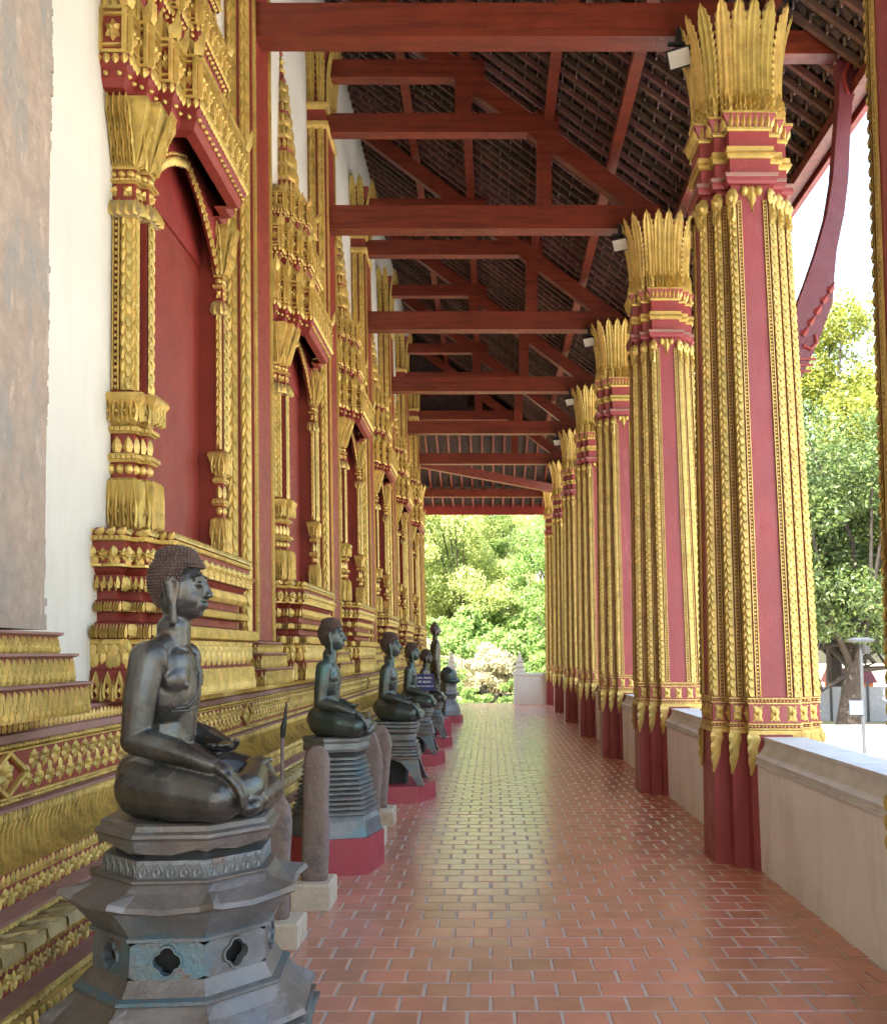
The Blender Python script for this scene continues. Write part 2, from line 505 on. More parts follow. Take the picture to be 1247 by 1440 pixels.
# brick paving in running bond
BL, BD, BG = 0.2023, 0.178, 0.0105
def brick_tpl():
    a, b = (BL - BG) / 2, (BD - BG) / 2
    e = 0.006
    return A([(-a, -b, -.012), (a, -b, -.012), (a, b, -.012), (-a, b, -.012), (-a, -b, -.004), (a, -b, -.004), (a, b, -.004), (-a, b, -.004),
              (-a + e, -b + e, 0), (a - e, -b + e, 0), (a - e, b - e, 0), (-a + e, b - e, 0)],
             [(0, 1, 5, 4), (1, 2, 6, 5), (2, 3, 7, 6), (3, 0, 4, 7), (4, 5, 9, 8), (5, 6, 10, 9), (6, 7, 11, 10), (7, 4, 8, 11), (8, 9, 10, 11)])
TB = brick_tpl()
brick_me = MB().add(*TB).mesh('brick', ['brick'])
rest = MB()
nb = 0
row = 0
y = -1.0
while y < 29.1:
    x0 = -1.72 + (BL / 2 if row % 2 else 0)
    for i in range(19):
        x = x0 + i * BL
        if x > 1.98:
            break
        jx, jy, jz = rng.normal(0, .0012), rng.normal(0, .0012), rng.normal(0, .0007)
        inview = y > 3.75 and (-0.85 - 0.05 * 0) < x < 1.9 and x < 0.42 * y + .25
        if inview and nb < 300:
            b = obj('brick', brick_me, FL)
            b.location = (x + jx, y + jy, jz)
            b.rotation_euler = (rng.normal(0, .0025), rng.normal(0, .0025), rng.normal(0, .003))
            nb += 1
        else:
            a = rng.normal(0, .003)
            rest.tpl(TB, (x + jx, y + jy, jz), (math.cos(a), math.sin(a), rng.normal(0, .0025)), (-math.sin(a), math.cos(a), rng.normal(0, .0025)), Zv)
    y += BD
    row += 1
rest.build('brick_paving', 'brick', FL, kind='stuff')

# ================================================================== TEMPLE WALL
tw = thing('temple_wall', 'tall cream plastered temple wall behind the row of bronze statues', 'wall', (WX, 10, 0))
def rel(mb, t):
    l = np.array(t.location)
    mb.deform(lambda v: v - l)
    return mb
m_ = MB()
m_.box((-6.0, -18.0, -1.4), (WX, 25.35, 11.2))
m_.deform(batter)
rel(m_, tw).build('plaster', 'white', tw)
# rough edge of the white coat against the bare pilaster is part of the pilaster below

# ================================================================== MOULDED WALL BASE
base = thing('moulded_wall_base', 'gilded moulded plinth of carved bands running along the foot of the temple wall', 'plinth', (-1.5, 10, 0))
Y0, Y1 = 1.2, 25.6
prof = [(-2.2, 1.30), (-1.93, 1.30), (-1.93, 1.285), (-1.90, 1.285), (-1.90, 1.235), (-1.86, 1.23), (-1.855, 1.20), (-1.84, 1.20), (-1.84, 1.178),
        (-1.815, 1.178), (-1.815, 1.172), (-1.83, 1.172), (-1.83, 1.004), (-1.815, 1.004), (-1.815, .995), (-1.835, .995), (-1.835, .968), (-1.80, .965), (-1.80, .953), (-1.83, .95),
        (-1.83, .905), (-1.825, .87), (-1.80, .83), (-1.76, .79), (-1.73, .765), (-1.74, .755), (-1.74, .718), (-1.73, .714), (-1.73, .640),
        (-1.655, .628), (-1.655, .618), (-1.675, .612), (-1.675, .585), (-1.59, .578), (-1.575, .57), (-1.575, .535), (-1.615, .528), (-1.62, .47), (-1.615, .408),
        (-1.53, .402), (-1.53, .392), (-1.55, .386), (-1.55, .36), (-1.525, .35), (-1.49, .25), (-1.48, .2), (-1.465, .19), (-1.46, .0), (-1.46, -.008)]
purple_z = [(1.24, 1.31), (1.2, 1.24), (.61, .645), (.40, .42), (.95, .97)]
mm = MB()
v = [(x, yy, z) for yy in (Y0, Y1) for x, z in prof]
n = len(prof)
f = []; mi = []
for i in range(n - 1):
    f.append((i, i + n, i + n + 1, i + 1))
    zc = (prof[i][1] + prof[i + 1][1]) / 2
    mi.append(3 if (1.236 < zc < 1.284 or 1.178 < zc < 1.2 or .968 < zc < .995 or .716 < zc < .755) else (1 if any(a <= zc <= b for a, b in purple_z) else (2 if (1.004 < zc < 1.172 or .64 < zc < .714 or .41 < zc < .53) else 0)))
f.append(tuple(range(n)) ); mi.append(2)
f.append(tuple(range(2 * n - 1, n - 1, -1))); mi.append(2)
mm.add(v, f); mm.I = mi
rel(mm, base).build('moulding', ['gold_worn', 'purple', 'red', 'recess'], base)
yv = (0, 1, 0); xo = (1, 0, 0)
def wallrow(name, T, x, z, su, sv, sw, pitch, matn='gold_worn', ya=Y0, yb=Y1, W=xo, V=Zv, jit=0.0, flip=False, kind='stuff', tilt=0.0):
    mb = MB()
    n = int((yb - ya) / pitch)
    for i in range(n):
        yy = ya + (i + .5) * pitch
        k = 1 + rng.uniform(-.12, .12)
        Tt = rot_t(T, tilt + rng.normal(0, jit), (0, .5)) if (jit or tilt) else T
        if jit or tilt:
            Tt = (Tt[0] + np.array([0, .5, 0]), Tt[1])
        mb.tpl(Tt, (x, yy, z), (0, -1 if flip else 1, 0), V, W, su * k, sv * k, sw)
    rel(mb, base).build(name, matn, base, kind=kind)
wallrow('petal_row', T_petal, -1.90, 1.234, .030, .050, .012, .044, 'gold')
wallrow('bead_row', T_dome, -1.84, 1.177, .022, .024, .018, .027)
wallrow('bead_row', T_dome, -1.835, .969, .024, .027, .018, .029)
wallrow('dentil_row', T_petal, -1.828, .903, .024, .050, .011, .036)
wallrow('dentil_row', T_petal, -1.74, .714, .024, .044, .011, .035)
wallrow('twisted_cord', T_lump, -1.674, .583, .020, .034, .014, .034, tilt=-.7)
wallrow('twisted_cord', T_lump, -1.55, .356, .024, .040, .016, .042, tilt=-.7)
wallrow('dentil_row', T_petal, -1.616, .488, .026, .044, .012, .037)
def rosetterow(x, z, h, pitch):
    mb = MB()
    for i in range(int((Y1 - Y0) / pitch)):
        yy = Y0 + (i + .5) * pitch
        mb.tpl(T_ros, (x, yy, z + h * .08), yv, Zv, xo, h * .95, h * .95, h * .18)
        mb.tpl(rot_t(T_petal, .5), (x, yy + pitch * .42, z), yv, Zv, xo, h * .32, h * .6, h * .15)
        mb.tpl(rot_t(T_petal, -.5), (x, yy + pitch * .58, z), yv, Zv, xo, h * .32, h * .6, h * .15)
        mb.tpl(T_petal, (x, yy + pitch * .5, z + h * .4), yv, Zv, xo, h * .3, h * .55, h * .15)
    rel(mb, base).build('rosette_row', 'gold_worn', base, kind='stuff')
rosetterow(-1.73, .642, .070, .092)
rosetterow(-1.618, .41, .072, .096)
# large flower frieze with lozenge frames
mb = MB()
yd = 3.62 - SP
while yd < Y1 - .6:
    for z0_, z1_ in ((1.088, 1.170), (1.088, 1.006)):
        for sg in (-1, 1):
            mb.beam((-1.822, yd + sg * .14, z0_), (-1.822, yd, z1_), .016, .02, (1, 0, 0))
    mb.tpl(T_ros, (-1.83, yd, 1.088 - .06), yv, Zv, xo, .12, .12, .02)
    t = yd + .17
    while t < min(yd + SP - .2, Y1 - .1):
        if t > Y0 + .1:
            for q in (0, 1):
                mb.tpl(T_ros, (-1.83, t + .047 * q, 1.009 + .082 * q), yv, Zv, xo, .088, .078, .016)
                mb.tpl(T_ros, (-1.828, t + .047 * q, 1.009 + .082 * q + .02), yv, Zv, xo, .046, .040, .022)
            for an, dy, dz in ((.8, .047, .085), (-.8, .047, .085), (2.4, .0, .09), (-2.4, .0, .09)):
                mb.tpl(rot_t(T_petal, an), (-1.83, t + dy, 1.009 + dz), yv, Zv, xo, .022, .050, .011)
        t += .095
    yd += SP
rel(mb, base).build('flower_frieze', 'gold_worn', base, kind='stuff')
# feathered lotus moulding: long slanting blades on the curved face
def feathers(pts, pitch, name, slant, wd):
    mb = MB()
    n = int((Y1 - Y0) / pitch)
    for i in range(n):
        y0 = Y0 + (i + .5) * pitch
        k = rng.uniform(.85, 1.15)
        for j in range(len(pts) - 1):
            t0, t1 = j / (len(pts) - 1), (j + 1) / (len(pts) - 1)
            (xa, za), (xb, zb) = pts[j], pts[j + 1]
            w0, w1 = wd * (1 - .5 * t0) * k, wd * (1 - .5 * t1) * k
            h = .011
            ya_, yb_ = y0 + slant * t0 + .02 * math.sin(3 * t0), y0 + slant * t1 + .02 * math.sin(3 * t1)
            mb.add([(xa, ya_ - w0, za), (xa + h, ya_, za + h * .5), (xa, ya_ + w0, za), (xb, yb_ - w1, zb), (xb + h, yb_, zb + h * .5), (xb, yb_ + w1, zb)],
                   [(0, 3, 4, 1), (1, 4, 5, 2)])
    rel(mb, base).build(name, 'gold_worn', base, kind='stuff')
feathers([(-1.73, .765), (-1.76, .79), (-1.80, .83), (-1.825, .87), (-1.832, .907)], .040, 'feather_moulding', .20, .015)
feathers([(-1.478, .2), (-1.49, .25), (-1.505, .30), (-1.525, .352)], .050, 'feather_moulding', .10, .018)
mb = MB()
for i in range(int((Y1 - Y0) / .16)):
    yy = Y0 + i * .16
    # pyramid blocks of the zigzag band
    xa, xb, zt, zb = -1.672, -1.568, .600, .535
    mb.add([(xa, yy + .008, .586), (xa, yy + .152, .586), (xb, yy + .152, .574), (xb, yy + .008, .574), (xb + .006, yy + .012, zb), (xb + .006, yy + .148, zb), (-1.61, yy + .08, .605)],
           [(0, 1, 6), (1, 2, 6), (2, 3, 6), (3, 0, 6), (3, 2, 5, 4)])
    mb.beam((xa + .004, yy, .590), (xb, yy + .08, .590), .010, .016)
    mb.beam((xa + .004, yy + .16, .590), (xb, yy + .08, .590), .010, .016)
rel(mb, base).build('zigzag_band', 'grey_gold', base, kind='stuff')

# ================================================================== PILASTERS
def make_pilaster(label, stone=False):
    t = thing('pilaster', label, 'pilaster', (WX, 0, 1.3), 0, None)
    cx, hw = 0.22, .315           # projection, half width in Y
    wall_in = -.12
    poly = [(wall_in, -hw), (cx, -hw), (cx, hw), (wall_in, hw)]
    zs, ze = 1.64 - 1.3, 7.75 - 1.3
    dz = 1.3
    def sh(v):
        v = v.copy(); v[:, 0] -= BAT * (v[:, 2] + dz - 3.0); return v
    mb = MB()
    moulding(mb, poly, [(0, zs), (0, ze)])
    mb.deform(sh).build('shaft', 'stone' if stone else 'red', t)
    keep = lambda W, a, b: W[0] > -.5
    for j, (d, z0, z1) in enumerate(((.20, 0.002, .13), (.13, .132, .245), (.06, .247, .33))):
        p2 = [(wall_in, -hw - d * .8), (cx + d * .55, -hw - d * .8), (cx + d * .55, hw + d * .8), (wall_in, hw + d * .8)]
        mb = MB()
        moulding(mb, p2, [(0, z0), (0, z1 - .018), (.018, z1 - .010), (.018, z1)], mats=[0, 1, 1])
        st = mb.deform(sh).build('base_step', ['recess', 'purple'], t)
        mb = MB()
        h = z1 - z0 - .02
        for p, U, W, s_ in along(p2, 0, .046, keep):
            mb.tpl(T_leafc, (p[0], p[1], z0), U, Zv, W, s_ * .84, h, .016)
            mb.tpl(T_petal, (p[0] + U[0] * s_ * .5, p[1] + U[1] * s_ * .5, z0), U, Zv, W, s_ * .4, h * .72, .012)
            mb.tpl(T_petal, (p[0], p[1], z0 - .002), U, Zv, W, s_ * .4, h * .5, .026)
        mb.deform(sh).build('petal_row', 'gold', st, kind='stuff')
    if not stone:
        for sy in (-1, 1):
            for q in (0, 1):
                mb = MB()
                x = .055 + q * .105
                rope(mb, (x, sy * hw, zs), (x, sy * hw, ze), (-sy * -1, 0, 0), (0, sy, 0), .088, .105)
                mb.deform(sh).build('rope_moulding', ['gold', 'recess'], t, kind='stuff')
            mb = MB()
            beadstrip(mb, (cx, sy * (hw - .045), zs), (cx, sy * (hw - .045), ze), (0, 1, 0), (1, 0, 0), .05, .045)
            mb.box((-.02, sy * hw - .006, zs), (.006, sy * hw + .006, ze))
            mb.deform(sh).build('bead_strip', 'gold', t, kind='stuff')
    # neck rings and leaf capital
    for z0, z1, d, mt in ((ze, ze + .10, .035, 'gold'), (ze + .10, ze + .24, .0, 'red'), (ze + .24, ze + .33, .05, 'gold')):
        mb = MB()
        moulding(mb, poly, [(d * .4, z0), (d, z0 + (z1 - z0) * .35), (d, z1 - .02), (d * .5, z1)])
        mb.deform(sh).build('neck_ring', mt if not stone else 'stone', t)
    mb = MB()
    moulding(mb, poly, [(-.01, ze + .33), (0, ze + .8), (.08, ze + 1.05)])
    mb.deform(sh).build('capital_core', 'red', t)
    for p, U, W, s_ in along(poly, .012, .11, keep):
        leaf = leaf_mesh(.9, s_ * .46, .12)
        lb = MB()
        v = leaf[0]
        vv = np.outer(v[:, 0], U) + np.outer(v[:, 1], Zv) + np.outer(v[:, 2], W) + np.array([p[0], p[1], ze + .33])
        lb.add(vv, leaf[1])
        lb.deform(sh).build('capital_leaf', 'gold', t)
    return t

def leaf_mesh(h, hw, flare, n=11):
    """serrated feather leaf with a raised rib and rims, base at origin, u across, v up, w outward"""
    v = []; f = []
    n2 = n * 2
    for i in range(n2 + 1):
        t = i / n2
        wd = hw * (0.84 + .22 * math.sin(t * 2.6)) * (1 - max(0, (t - .80) / .20) ** 2.2) + .001
        z = h * t
        o = flare * t ** 3 + .012 * t
        saw = .80 if i % 2 else 1.0
        c = .026 * (1 - .45 * t) * (1 if t < .97 else .2)
        v += [(-wd * saw, z + (.012 if i % 2 == 0 else 0), o), (-wd * .66, z, o + c * .95), (-wd * .34, z, o + c * .45), (0, z + .004, o + c * 1.35),
              (wd * .34, z, o + c * .45), (wd * .66, z, o + c * .95), (wd * saw, z + (.012 if i % 2 == 0 else 0), o), (0, z, o - .014)]
    for i in range(n2):
        a, b = i * 8, (i + 1) * 8
        for k in range(7):
            f.append((a + k, a + k + 1, b + k + 1, b + k))
        f.append((a + 7, a, b, b + 7))
    return A(v, f)

names = ['', 'second', 'third', 'fourth', 'fifth', 'sixth']
pil0 = make_pilaster('red pilaster with twin gilded ropes between the two largest window shrines')
pil0.location = (WX, 7.535, 1.3)
pil0['group'] = 'red and gold pilasters of the temple wall'
plab = ['gilded rope pilaster between the second and third window shrines from the bare stone pilaster',
        'gilded rope pilaster between the third and fourth window shrines from the bare stone pilaster',
        'gilded rope pilaster between the fourth and fifth window shrines from the bare stone pilaster',
        'gilded rope pilaster between the last two window shrines before the garden',
        'gilded rope pilaster at the corner where the temple wall meets the garden']
for k in range(1, 6):
    dup(pil0, (WX, 7.535 + SP * k, 1.3), 0, plab[k - 1])
pst = make_pilaster('bare brown stone pilaster with chipped plaster and gilded stepped foot', True)
pst.location = (WX, 3.485, 1.3)
# ragged lip of plaster at its far edge
mb = MB()
zz = .34
prev = None
while zz < 6.3:
    h = rng.uniform(.012, .05)
    d = max(.003, .018 + .012 * math.sin(zz * 5.3) + rng.normal(0, .005))
    mb.box((.03 - rng.uniform(0, .02), .312, zz), (.219 - rng.uniform(0, .01), .312 + d, zz + h))
    zz += h
def sh_p(v):
    v = v.copy(); v[:, 0] -= BAT * (v[:, 2] + 1.3 - 3.0); return v
mb.deform(sh_p).build('chipped_edge', 'stone', pst, kind='stuff')

# ================================================================== WINDOW SHRINES
def make_window(label):
    t = thing('window_shrine', label, 'window', (WX, 5.77, 1.3))
    OX, OY, OZ = WX, 5.77, 1.3
    def sh(v):
        v = v.copy()
        v[:, 2] = np.interp(v[:, 2], [1.3, 2.13, 2.44, 2.83, 3.72, 4.03, 4.41, 5.08, 5.58, 5.95, 7.6], [1.3, 2.19, 2.48, 2.95, 3.92, 4.20, 4.58, 5.26, 5.76, 6.13, 7.8])
        v[:, 0] -= BAT * (v[:, 2] - 3.0)
        v[:, 0] -= OX; v[:, 1] -= OY; v[:, 2] -= OZ
        return v
    def fin(mb, name, mats, par, kind=None, smooth=False):
        return mb.deform(sh).build(name, mats, par, smooth, kind)
    keep = lambda W, a, b: W[0] > -.5
    WI = WX - .12
    def plan(steps):
        """steps: list of (half length in Y, x outer) from widest to narrowest"""
        lo = [(WI, OY - steps[0][0])]
        pts = []
        for i, (hl, x) in enumerate(steps):
            pts.append((steps[i - 1][1] if i else WI, OY - hl)); pts.append((x, OY - hl))
        up = [(p[0], 2 * OY - p[1]) for p in reversed(pts)]
        return pts + up
    # shutter panel, a framed board
    mb = MB(); mb.box((WX - .05, 5.0, 2.08), (WX + .012, 6.62, 4.75))
    pan = fin(mb, 'shutter_panel', 'red', t)
    mb = MB(); mb.box((WX + .012, 5.0, 4.10), (WX + .03, 6.62, 4.84))
    fin(mb, 'lintel_board', 'red_dark', t)
    # sill: stack of mouldings
    P = plan([(.95, -1.93), (.87, -1.84), (.75, -1.75)])
    lay = [  # z0 z1 profile(out) material ornament
        (1.302, 1.45, [(.06, 0), (.06, 1)], 'red', ('petal', .058, .14)),
        (1.452, 1.60, [(.045, 0), (.045, 1)], 'red', ('vine', .11, .13)),
        (1.602, 1.68, [(.055, 0), (.075, .2), (.04, .7), (-.01, 1)], 'recess', ('feather', .05, .07)),
        (1.682, 1.725, [(-.02, 0), (-.02, 1)], 'red', None),
        (1.727, 1.785, [(.0, 0), (.025, .3), (.02, .7), (-.01, 1)], 'recess', ('feather', .045, .05)),
        (1.787, 1.83, [(-.02, 0), (-.02, 1)], 'red', None),
        (1.832, 1.90, [(-.0, 0), (.02, .4), (.02, 1)], 'recess', ('leafy', .034, .06)),
        (1.902, 1.935, [(.0, 0), (.03, 1)], 'red', None),
        (1.937, 2.06, [(.045, 0), (.045, 1)], 'red', ('scroll', .12, .12)),
        (2.062, 2.085, [(.055, 0), (.055, 1)], 'gold', ('bead', .028, .022)),
        (2.087, 2.13, [(.05, 0), (.035, .6), (.0, 1)], 'red', ('lump', .06, .036)),
    ]
    for z0, z1, pf, mt, orn in lay:
        mb = MB(); moulding(mb, P, [(d, z0 + q * (z1 - z0)) for d, q in pf])
        band = fin(mb, 'sill_band', mt, t)
        if orn:
            k, pitch, h = orn
            mb = MB()
            d = max(d for d, q in pf)
            for p, U, W, s_ in along(P, d, pitch, keep):
                o_ = (p[0], p[1], z0 + (z1 - z0 - h) / 2)
                if k == 'petal':
                    mb.tpl(T_leafc, o_, U, Zv, W, s_ * .9, h, .02); mb.tpl(T_flame, (p[0] + U[0] * s_ / 2, p[1] + U[1] * s_ / 2, o_[2]), U, Zv, W, s_ * .6, h * .8, .025)
                elif k == 'vine':
                    mb.tpl(T_scroll, o_, U, Zv, W, s_ * 1.1, h, .02); mb.tpl(T_scroll, (p[0] + U[0] * s_ / 2, p[1] + U[1] * s_ / 2, o_[2] + h), U, (0, 0, -1), W, s_ * .9, h * .9, .02)
                    mb.tpl(T_box, (p[0], p[1], z1 - .03), U, Zv, W, s_, .025, .02)
                elif k == 'feather':
                    for q in (-.3, 0, .3):
                        mb.tpl(rot_t(T_petal, -.5), (p[0] + U[0] * s_ * q, p[1] + U[1] * s_ * q, o_[2]), U, Zv, W, s_ * .28, h, .026)
                elif k == 'leafy':
                    mb.tpl(rot_t(T_petal, 1.0), o_, U, Zv, W, .024, .055, .022); mb.tpl(T_petal, o_, U, Zv, W, .024, .062, .022)
                elif k == 'scroll':
                    mb.tpl(T_scroll, o_, U, Zv, W, s_ * .9, h * .85, .028)
                    mb.tpl(T_ros, (p[0] + U[0] * s_ / 2, p[1] + U[1] * s_ / 2, o_[2] + h * .2), U, Zv, W, h * .55, h * .55, .03)
                    mb.tpl(T_box, (p[0], p[1], z0), U, Zv, W, s_, .014, .016)
                elif k == 'bead':
                    mb.tpl(T_box, o_, U, Zv, W, s_ * .55, h, .012)
                elif k == 'lump':
                    mb.tpl(rot_t(T_lump, -.6), o_, U, Zv, W, s_ * .8, h * 1.1, .02)
            fin(mb, 'carving', 'gold', band, kind='stuff')
    # jambs
    for side in (-1, 1):
        if side < 0:
            ja, xo_, xi_ = 5.0, -1.925, -1.875
        else:
            ja, xo_, xi_ = 6.50, -1.90, -1.87
        jb = ja + (.125 if side < 0 else .12)
        kf = 1.0 if side < 0 else .55
        # plan, stepping out towards the opening
        if side < 0:
            J = [(WI, ja), (xo_, ja), (xo_, ja + .06), (xi_, ja + .06), (xi_, jb), (WI, jb)]
        else:
            J = [(-1.925, ja), (xi_, ja), (xi_, jb - .05), (xo_, jb - .05), (xo_, jb), (-1.925, jb)]
        jroot = None
        # core shaft
        mb = MB()
        moulding(mb, J, [(-.005, 2.12), (-.005, 4.46)])
        if side > 0:
            mb.box((WI, ja + .012, 2.12), (-1.92, jb - .012, 4.46))
        jroot = fin(mb, 'jamb', 'red', t)
        keepj = lambda W, a, b: W[0] > -.5 and not (W[1] > .5)
        def ringset(name, mt, prof_, orn=None):
            mb = MB(); moulding(mb, J, [(d * kf, z) for d, z in prof_])
            fin(mb, name, mt, jroot)
            if orn:
                T, pitch, z, h, dep, d = orn
                mb = MB()
                for p, U, W, s_ in along(J, d * kf, pitch, keepj):
                    mb.tpl(T, (p[0], p[1], z), U, Zv, W, s_ * .95, h, dep * (.5 + .5 * kf))
                fin(mb, 'carving', 'gold', jroot, kind='stuff')
        ringset('vase_foot', 'gold_worn', [(.0, 2.13), (.025, 2.2), (.055, 2.32), (.045, 2.42), (.01, 2.44)], (T_leafc, .040, 2.14, .29, .024, .04))
        ringset('collar', 'red', [(.0, 2.44), (.0, 2.51)], (T_dome, .05, 2.455, .05, .022, .0))
        ringset('collar', 'gold', [(.02, 2.51), (.035, 2.525), (.02, 2.55)], (T_box, .028, 2.52, .02, .012, .03))
        ringset('collar', 'red', [(.0, 2.55), (.0, 2.64)], (T_petal, .06, 2.555, .075, .022, .0))
        ringset('collar', 'gold', [(.015, 2.64), (.03, 2.655), (.015, 2.675)], (T_box, .028, 2.647, .02, .012, .024))
        ringset('flared_ring', 'gold_worn', [(.0, 2.68), (.015, 2.7), (.075, 2.80), (.07, 2.815), (.0, 2.83)], (T_leafc, .05, 2.685, .135, .028, .042))
        # ropes and bead strips on the shaft
        def vert(p, U, W, wd, kind, z0=2.84, z1=3.72):
            mb = MB()
            a, b = (p[0], p[1], z0), (p[0], p[1], z1)
            (rope if kind == 'rope' else beadstrip)(mb, a, b, U, W, wd, .062 if kind == 'rope' else .032)
            fin(mb, 'rope_moulding' if kind == 'rope' else 'bead_strip', ['gold', 'recess'], jroot, kind='stuff')
        Yn = ja
        if side < 0:
            vert((-2.024, Yn - .002), (1, 0, 0), (0, -1, 0), .036, 'bead')
            vert((-1.970, Yn - .002), (1, 0, 0), (0, -1, 0), .066, 'rope')
            vert((xo_ - .003, Yn + .006), (.9, .44, 0), (.5, -.86, 0), .056, 'rope')
            vert((xi_ + .002, Yn + .092), (0, 1, 0), (1, 0, 0), .060, 'rope')
        else:
            vert((-1.897, Yn - .002), (1, 0, 0), (0, -1, 0), .046, 'rope')
            vert((xi_ + .002, Yn + .06), (0, 1, 0), (1, 0, 0), .075, 'rope')
        ringset('collar', 'grey_gold', [(.02, 3.72), (.05, 3.75), (.03, 3.82), (.0, 3.84)], (T_flame, .045, 3.725, .10, .03, .035))
        ringset('collar', 'red', [(.0, 3.84), (.0, 3.94)], (T_quad, .075, 3.85, .085, .03, .0))
        ringset('collar', 'gold', [(.01, 3.94), (.025, 3.95), (.01, 3.965)], (T_box, .03, 3.945, .018, .012, .02))
        ringset('collar', 'red', [(.0, 3.965), (.0, 4.03)], (T_dome, .045, 3.975, .05, .02, .0))
        ringset('capital', 'gold_worn', [(.01, 4.03), (.02, 4.08), (.05, 4.22), (.10, 4.37), (.10, 4.40), (.0, 4.405)])
        mb = MB()
        for p, U, W, s_ in along(J, .012, .034, keepj):
            for j in range(3):
                z0 = 4.04 + j * .10
                d = (.002 + .028 * j + .002 * j * j) * kf
                mb.tpl(T_leafc, (p[0] + W[0] * d, p[1] + W[1] * d, z0), U, (W[0] * .28, W[1] * .28, 1), W, s_ * .9, .165, .022)
        fin(mb, 'capital_leaves', 'gold', jroot, kind='stuff')
    # pointed arch board under the canopy, with a scalloped gilt edge
    na = 28
    yc_, hw_ = (5.12 + 6.5) / 2, (6.5 - 5.12) / 2
    lo_ = []
    for i in range(na + 1):
        u = -1 + 2 * i / na
        lo_.append((yc_ + hw_ * u, 4.04 + .43 * (1 - abs(u) ** 1.7) + .03 * max(0, 1 - abs(u) * 5)))
    mb = MB()
    v_ = []
    for yy_, zz_ in lo_:
        v_ += [(-1.925, yy_, zz_), (-1.895, yy_, zz_), (-1.895, yy_, 4.56), (-1.925, yy_, 4.56)]
    f_ = [(i * 4 + a_, i * 4 + (a_ + 1) % 4, (i + 1) * 4 + (a_ + 1) % 4, (i + 1) * 4 + a_) for i in range(na) for a_ in range(4)]
    mb.add(v_, f_)
    arch = fin(mb, 'arch_board', 'red_dark', t)
    mb = MB()
    for i in range(na):
        (ya_, za_), (yb_, zb_) = lo_[i], lo_[i + 1]
        L_ = math.hypot(yb_ - ya_, zb_ - za_); U_ = (0, (yb_ - ya_) / L_, (zb_ - za_) / L_); V_d = (0, U_[2], -U_[1])
        c_ = (-1.895, (ya_ + yb_) / 2, (za_ + zb_) / 2)
        mb.tpl(T_petal, (c_[0] - .004, c_[1] - V_d[1] * .015, c_[2] - V_d[2] * .015), U_, V_d, (1, 0, 0), L_ * .9, .055, .02)
        mb.tpl(T_dome, (c_[0], c_[1] - V_d[1] * .05, c_[2] - V_d[2] * .05), U_, V_d, (1, 0, 0), .026, .026, .012)
        mb.beam((c_[0] + .004, ya_ - V_d[1] * .012, za_ - V_d[2] * .012), (c_[0] + .004, yb_ - V_d[1] * .012, zb_ - V_d[2] * .012), .012, .014, (1, 0, 0))
    fin(mb, 'scalloped_edge', 'gold', arch, kind='stuff')
    # canopy tiers
    tiers = [
        dict(st=[(.90, -1.95), (.77, -1.88), (.63, -1.79), (.48, -1.70)], z=4.41, eave=.17, fr=.27, roof=.22),
        dict(st=[(.64, -1.96), (.52, -1.90), (.40, -1.83), (.26, -1.76)], z=5.08, eave=.10, fr=.22, roof=.17),
        dict(st=[(.44, -1.96), (.34, -1.91), (.24, -1.85), (.14, -1.79)], z=5.58, eave=.07, fr=.17, roof=.13),
    ]
    for q, d in enumerate(tiers):
        P = plan(d['st'])
        s_k = 1 - .22 * q
        z = d['z']
        mb = MB()
        moulding(mb, P, [(-.05, z), (.01 * s_k, z + .01), (.03, z + .05), (.035, z + d['eave'] * .6), (.06, z + d['eave'] * .75), (.06, z + d['eave'])], cap0=q > 0, cap1=q > 0)
        tier = fin(mb, 'canopy_tier', 'red_dark', t)
        mb = MB()
        for p, U, W, s_ in along(P, .036, .065 * s_k, keep):
            mb.tpl(T_dome, (p[0], p[1], z + d['eave'] * .35), U, Zv, W, .028, .028, .02)
        for p, U, W, s_ in along(P, .06, .05 * s_k, keep):
            mb.tpl(T_petal, (p[0], p[1], z + d['eave'] * .98), U, (0, 0, -1), W, s_ * .9, .055 * s_k, .02)
        fin(mb, 'carved_fringe', 'gold', tier, kind='stuff')
        z1 = z + d['eave'] + .002
        mb = MB(); moulding(mb, P, [(.045, z1), (.045, z1 + d['fr'])], cap0=q > 0, cap1=q > 0)
        fin(mb, 'frieze', 'red', tier)
        mb = MB()
        h = d['fr']
        for p, U, W, s_ in along(P, .045, .13 * s_k, keep):
            bw = .022 * s_k
            for zz, hh in ((z1 + .002, bw), (z1 + h * .16, bw * .7), (z1 + h * .80, bw * .7), (z1 + h - bw, bw)):
                mb.tpl(T_box, (p[0], p[1], zz), U, Zv, W, s_, hh, .018)
            for sg in (-1, 1):
                mb.tpl(T_box, (p[0] + sg * U[0] * (s_ / 2 - bw * .6), p[1] + sg * U[1] * (s_ / 2 - bw * .6), z1), U, Zv, W, bw, h, .026)
            mb.tpl(T_ros, (p[0], p[1], z1 + h * .27), U, Zv, W, min(s_ * .6, h * .5), h * .48, .035)
            for j in (-.3, 0, .3):
                mb.tpl(T_petal, (p[0] + U[0] * s_ * j, p[1] + U[1] * s_ * j, z1 + h), U, Zv, W, s_ * .26, .06 * s_k, .02)
        fin(mb, 'frieze_carving', 'gold', tier, kind='stuff')
        z2 = z1 + h
        mb = MB(); moulding(mb, P, [(.05, z2), (.0, z2 + d['roof'] * .35), (-.05, z2 + d['roof'] * .7), (-.11 * s_k, z2 + d['roof'])])
        fin(mb, 'tier_roof', 'grey_gold', tier)
        # flame acroteria on the outer corners
        mb = MB()
        PP = offset(P, .045)
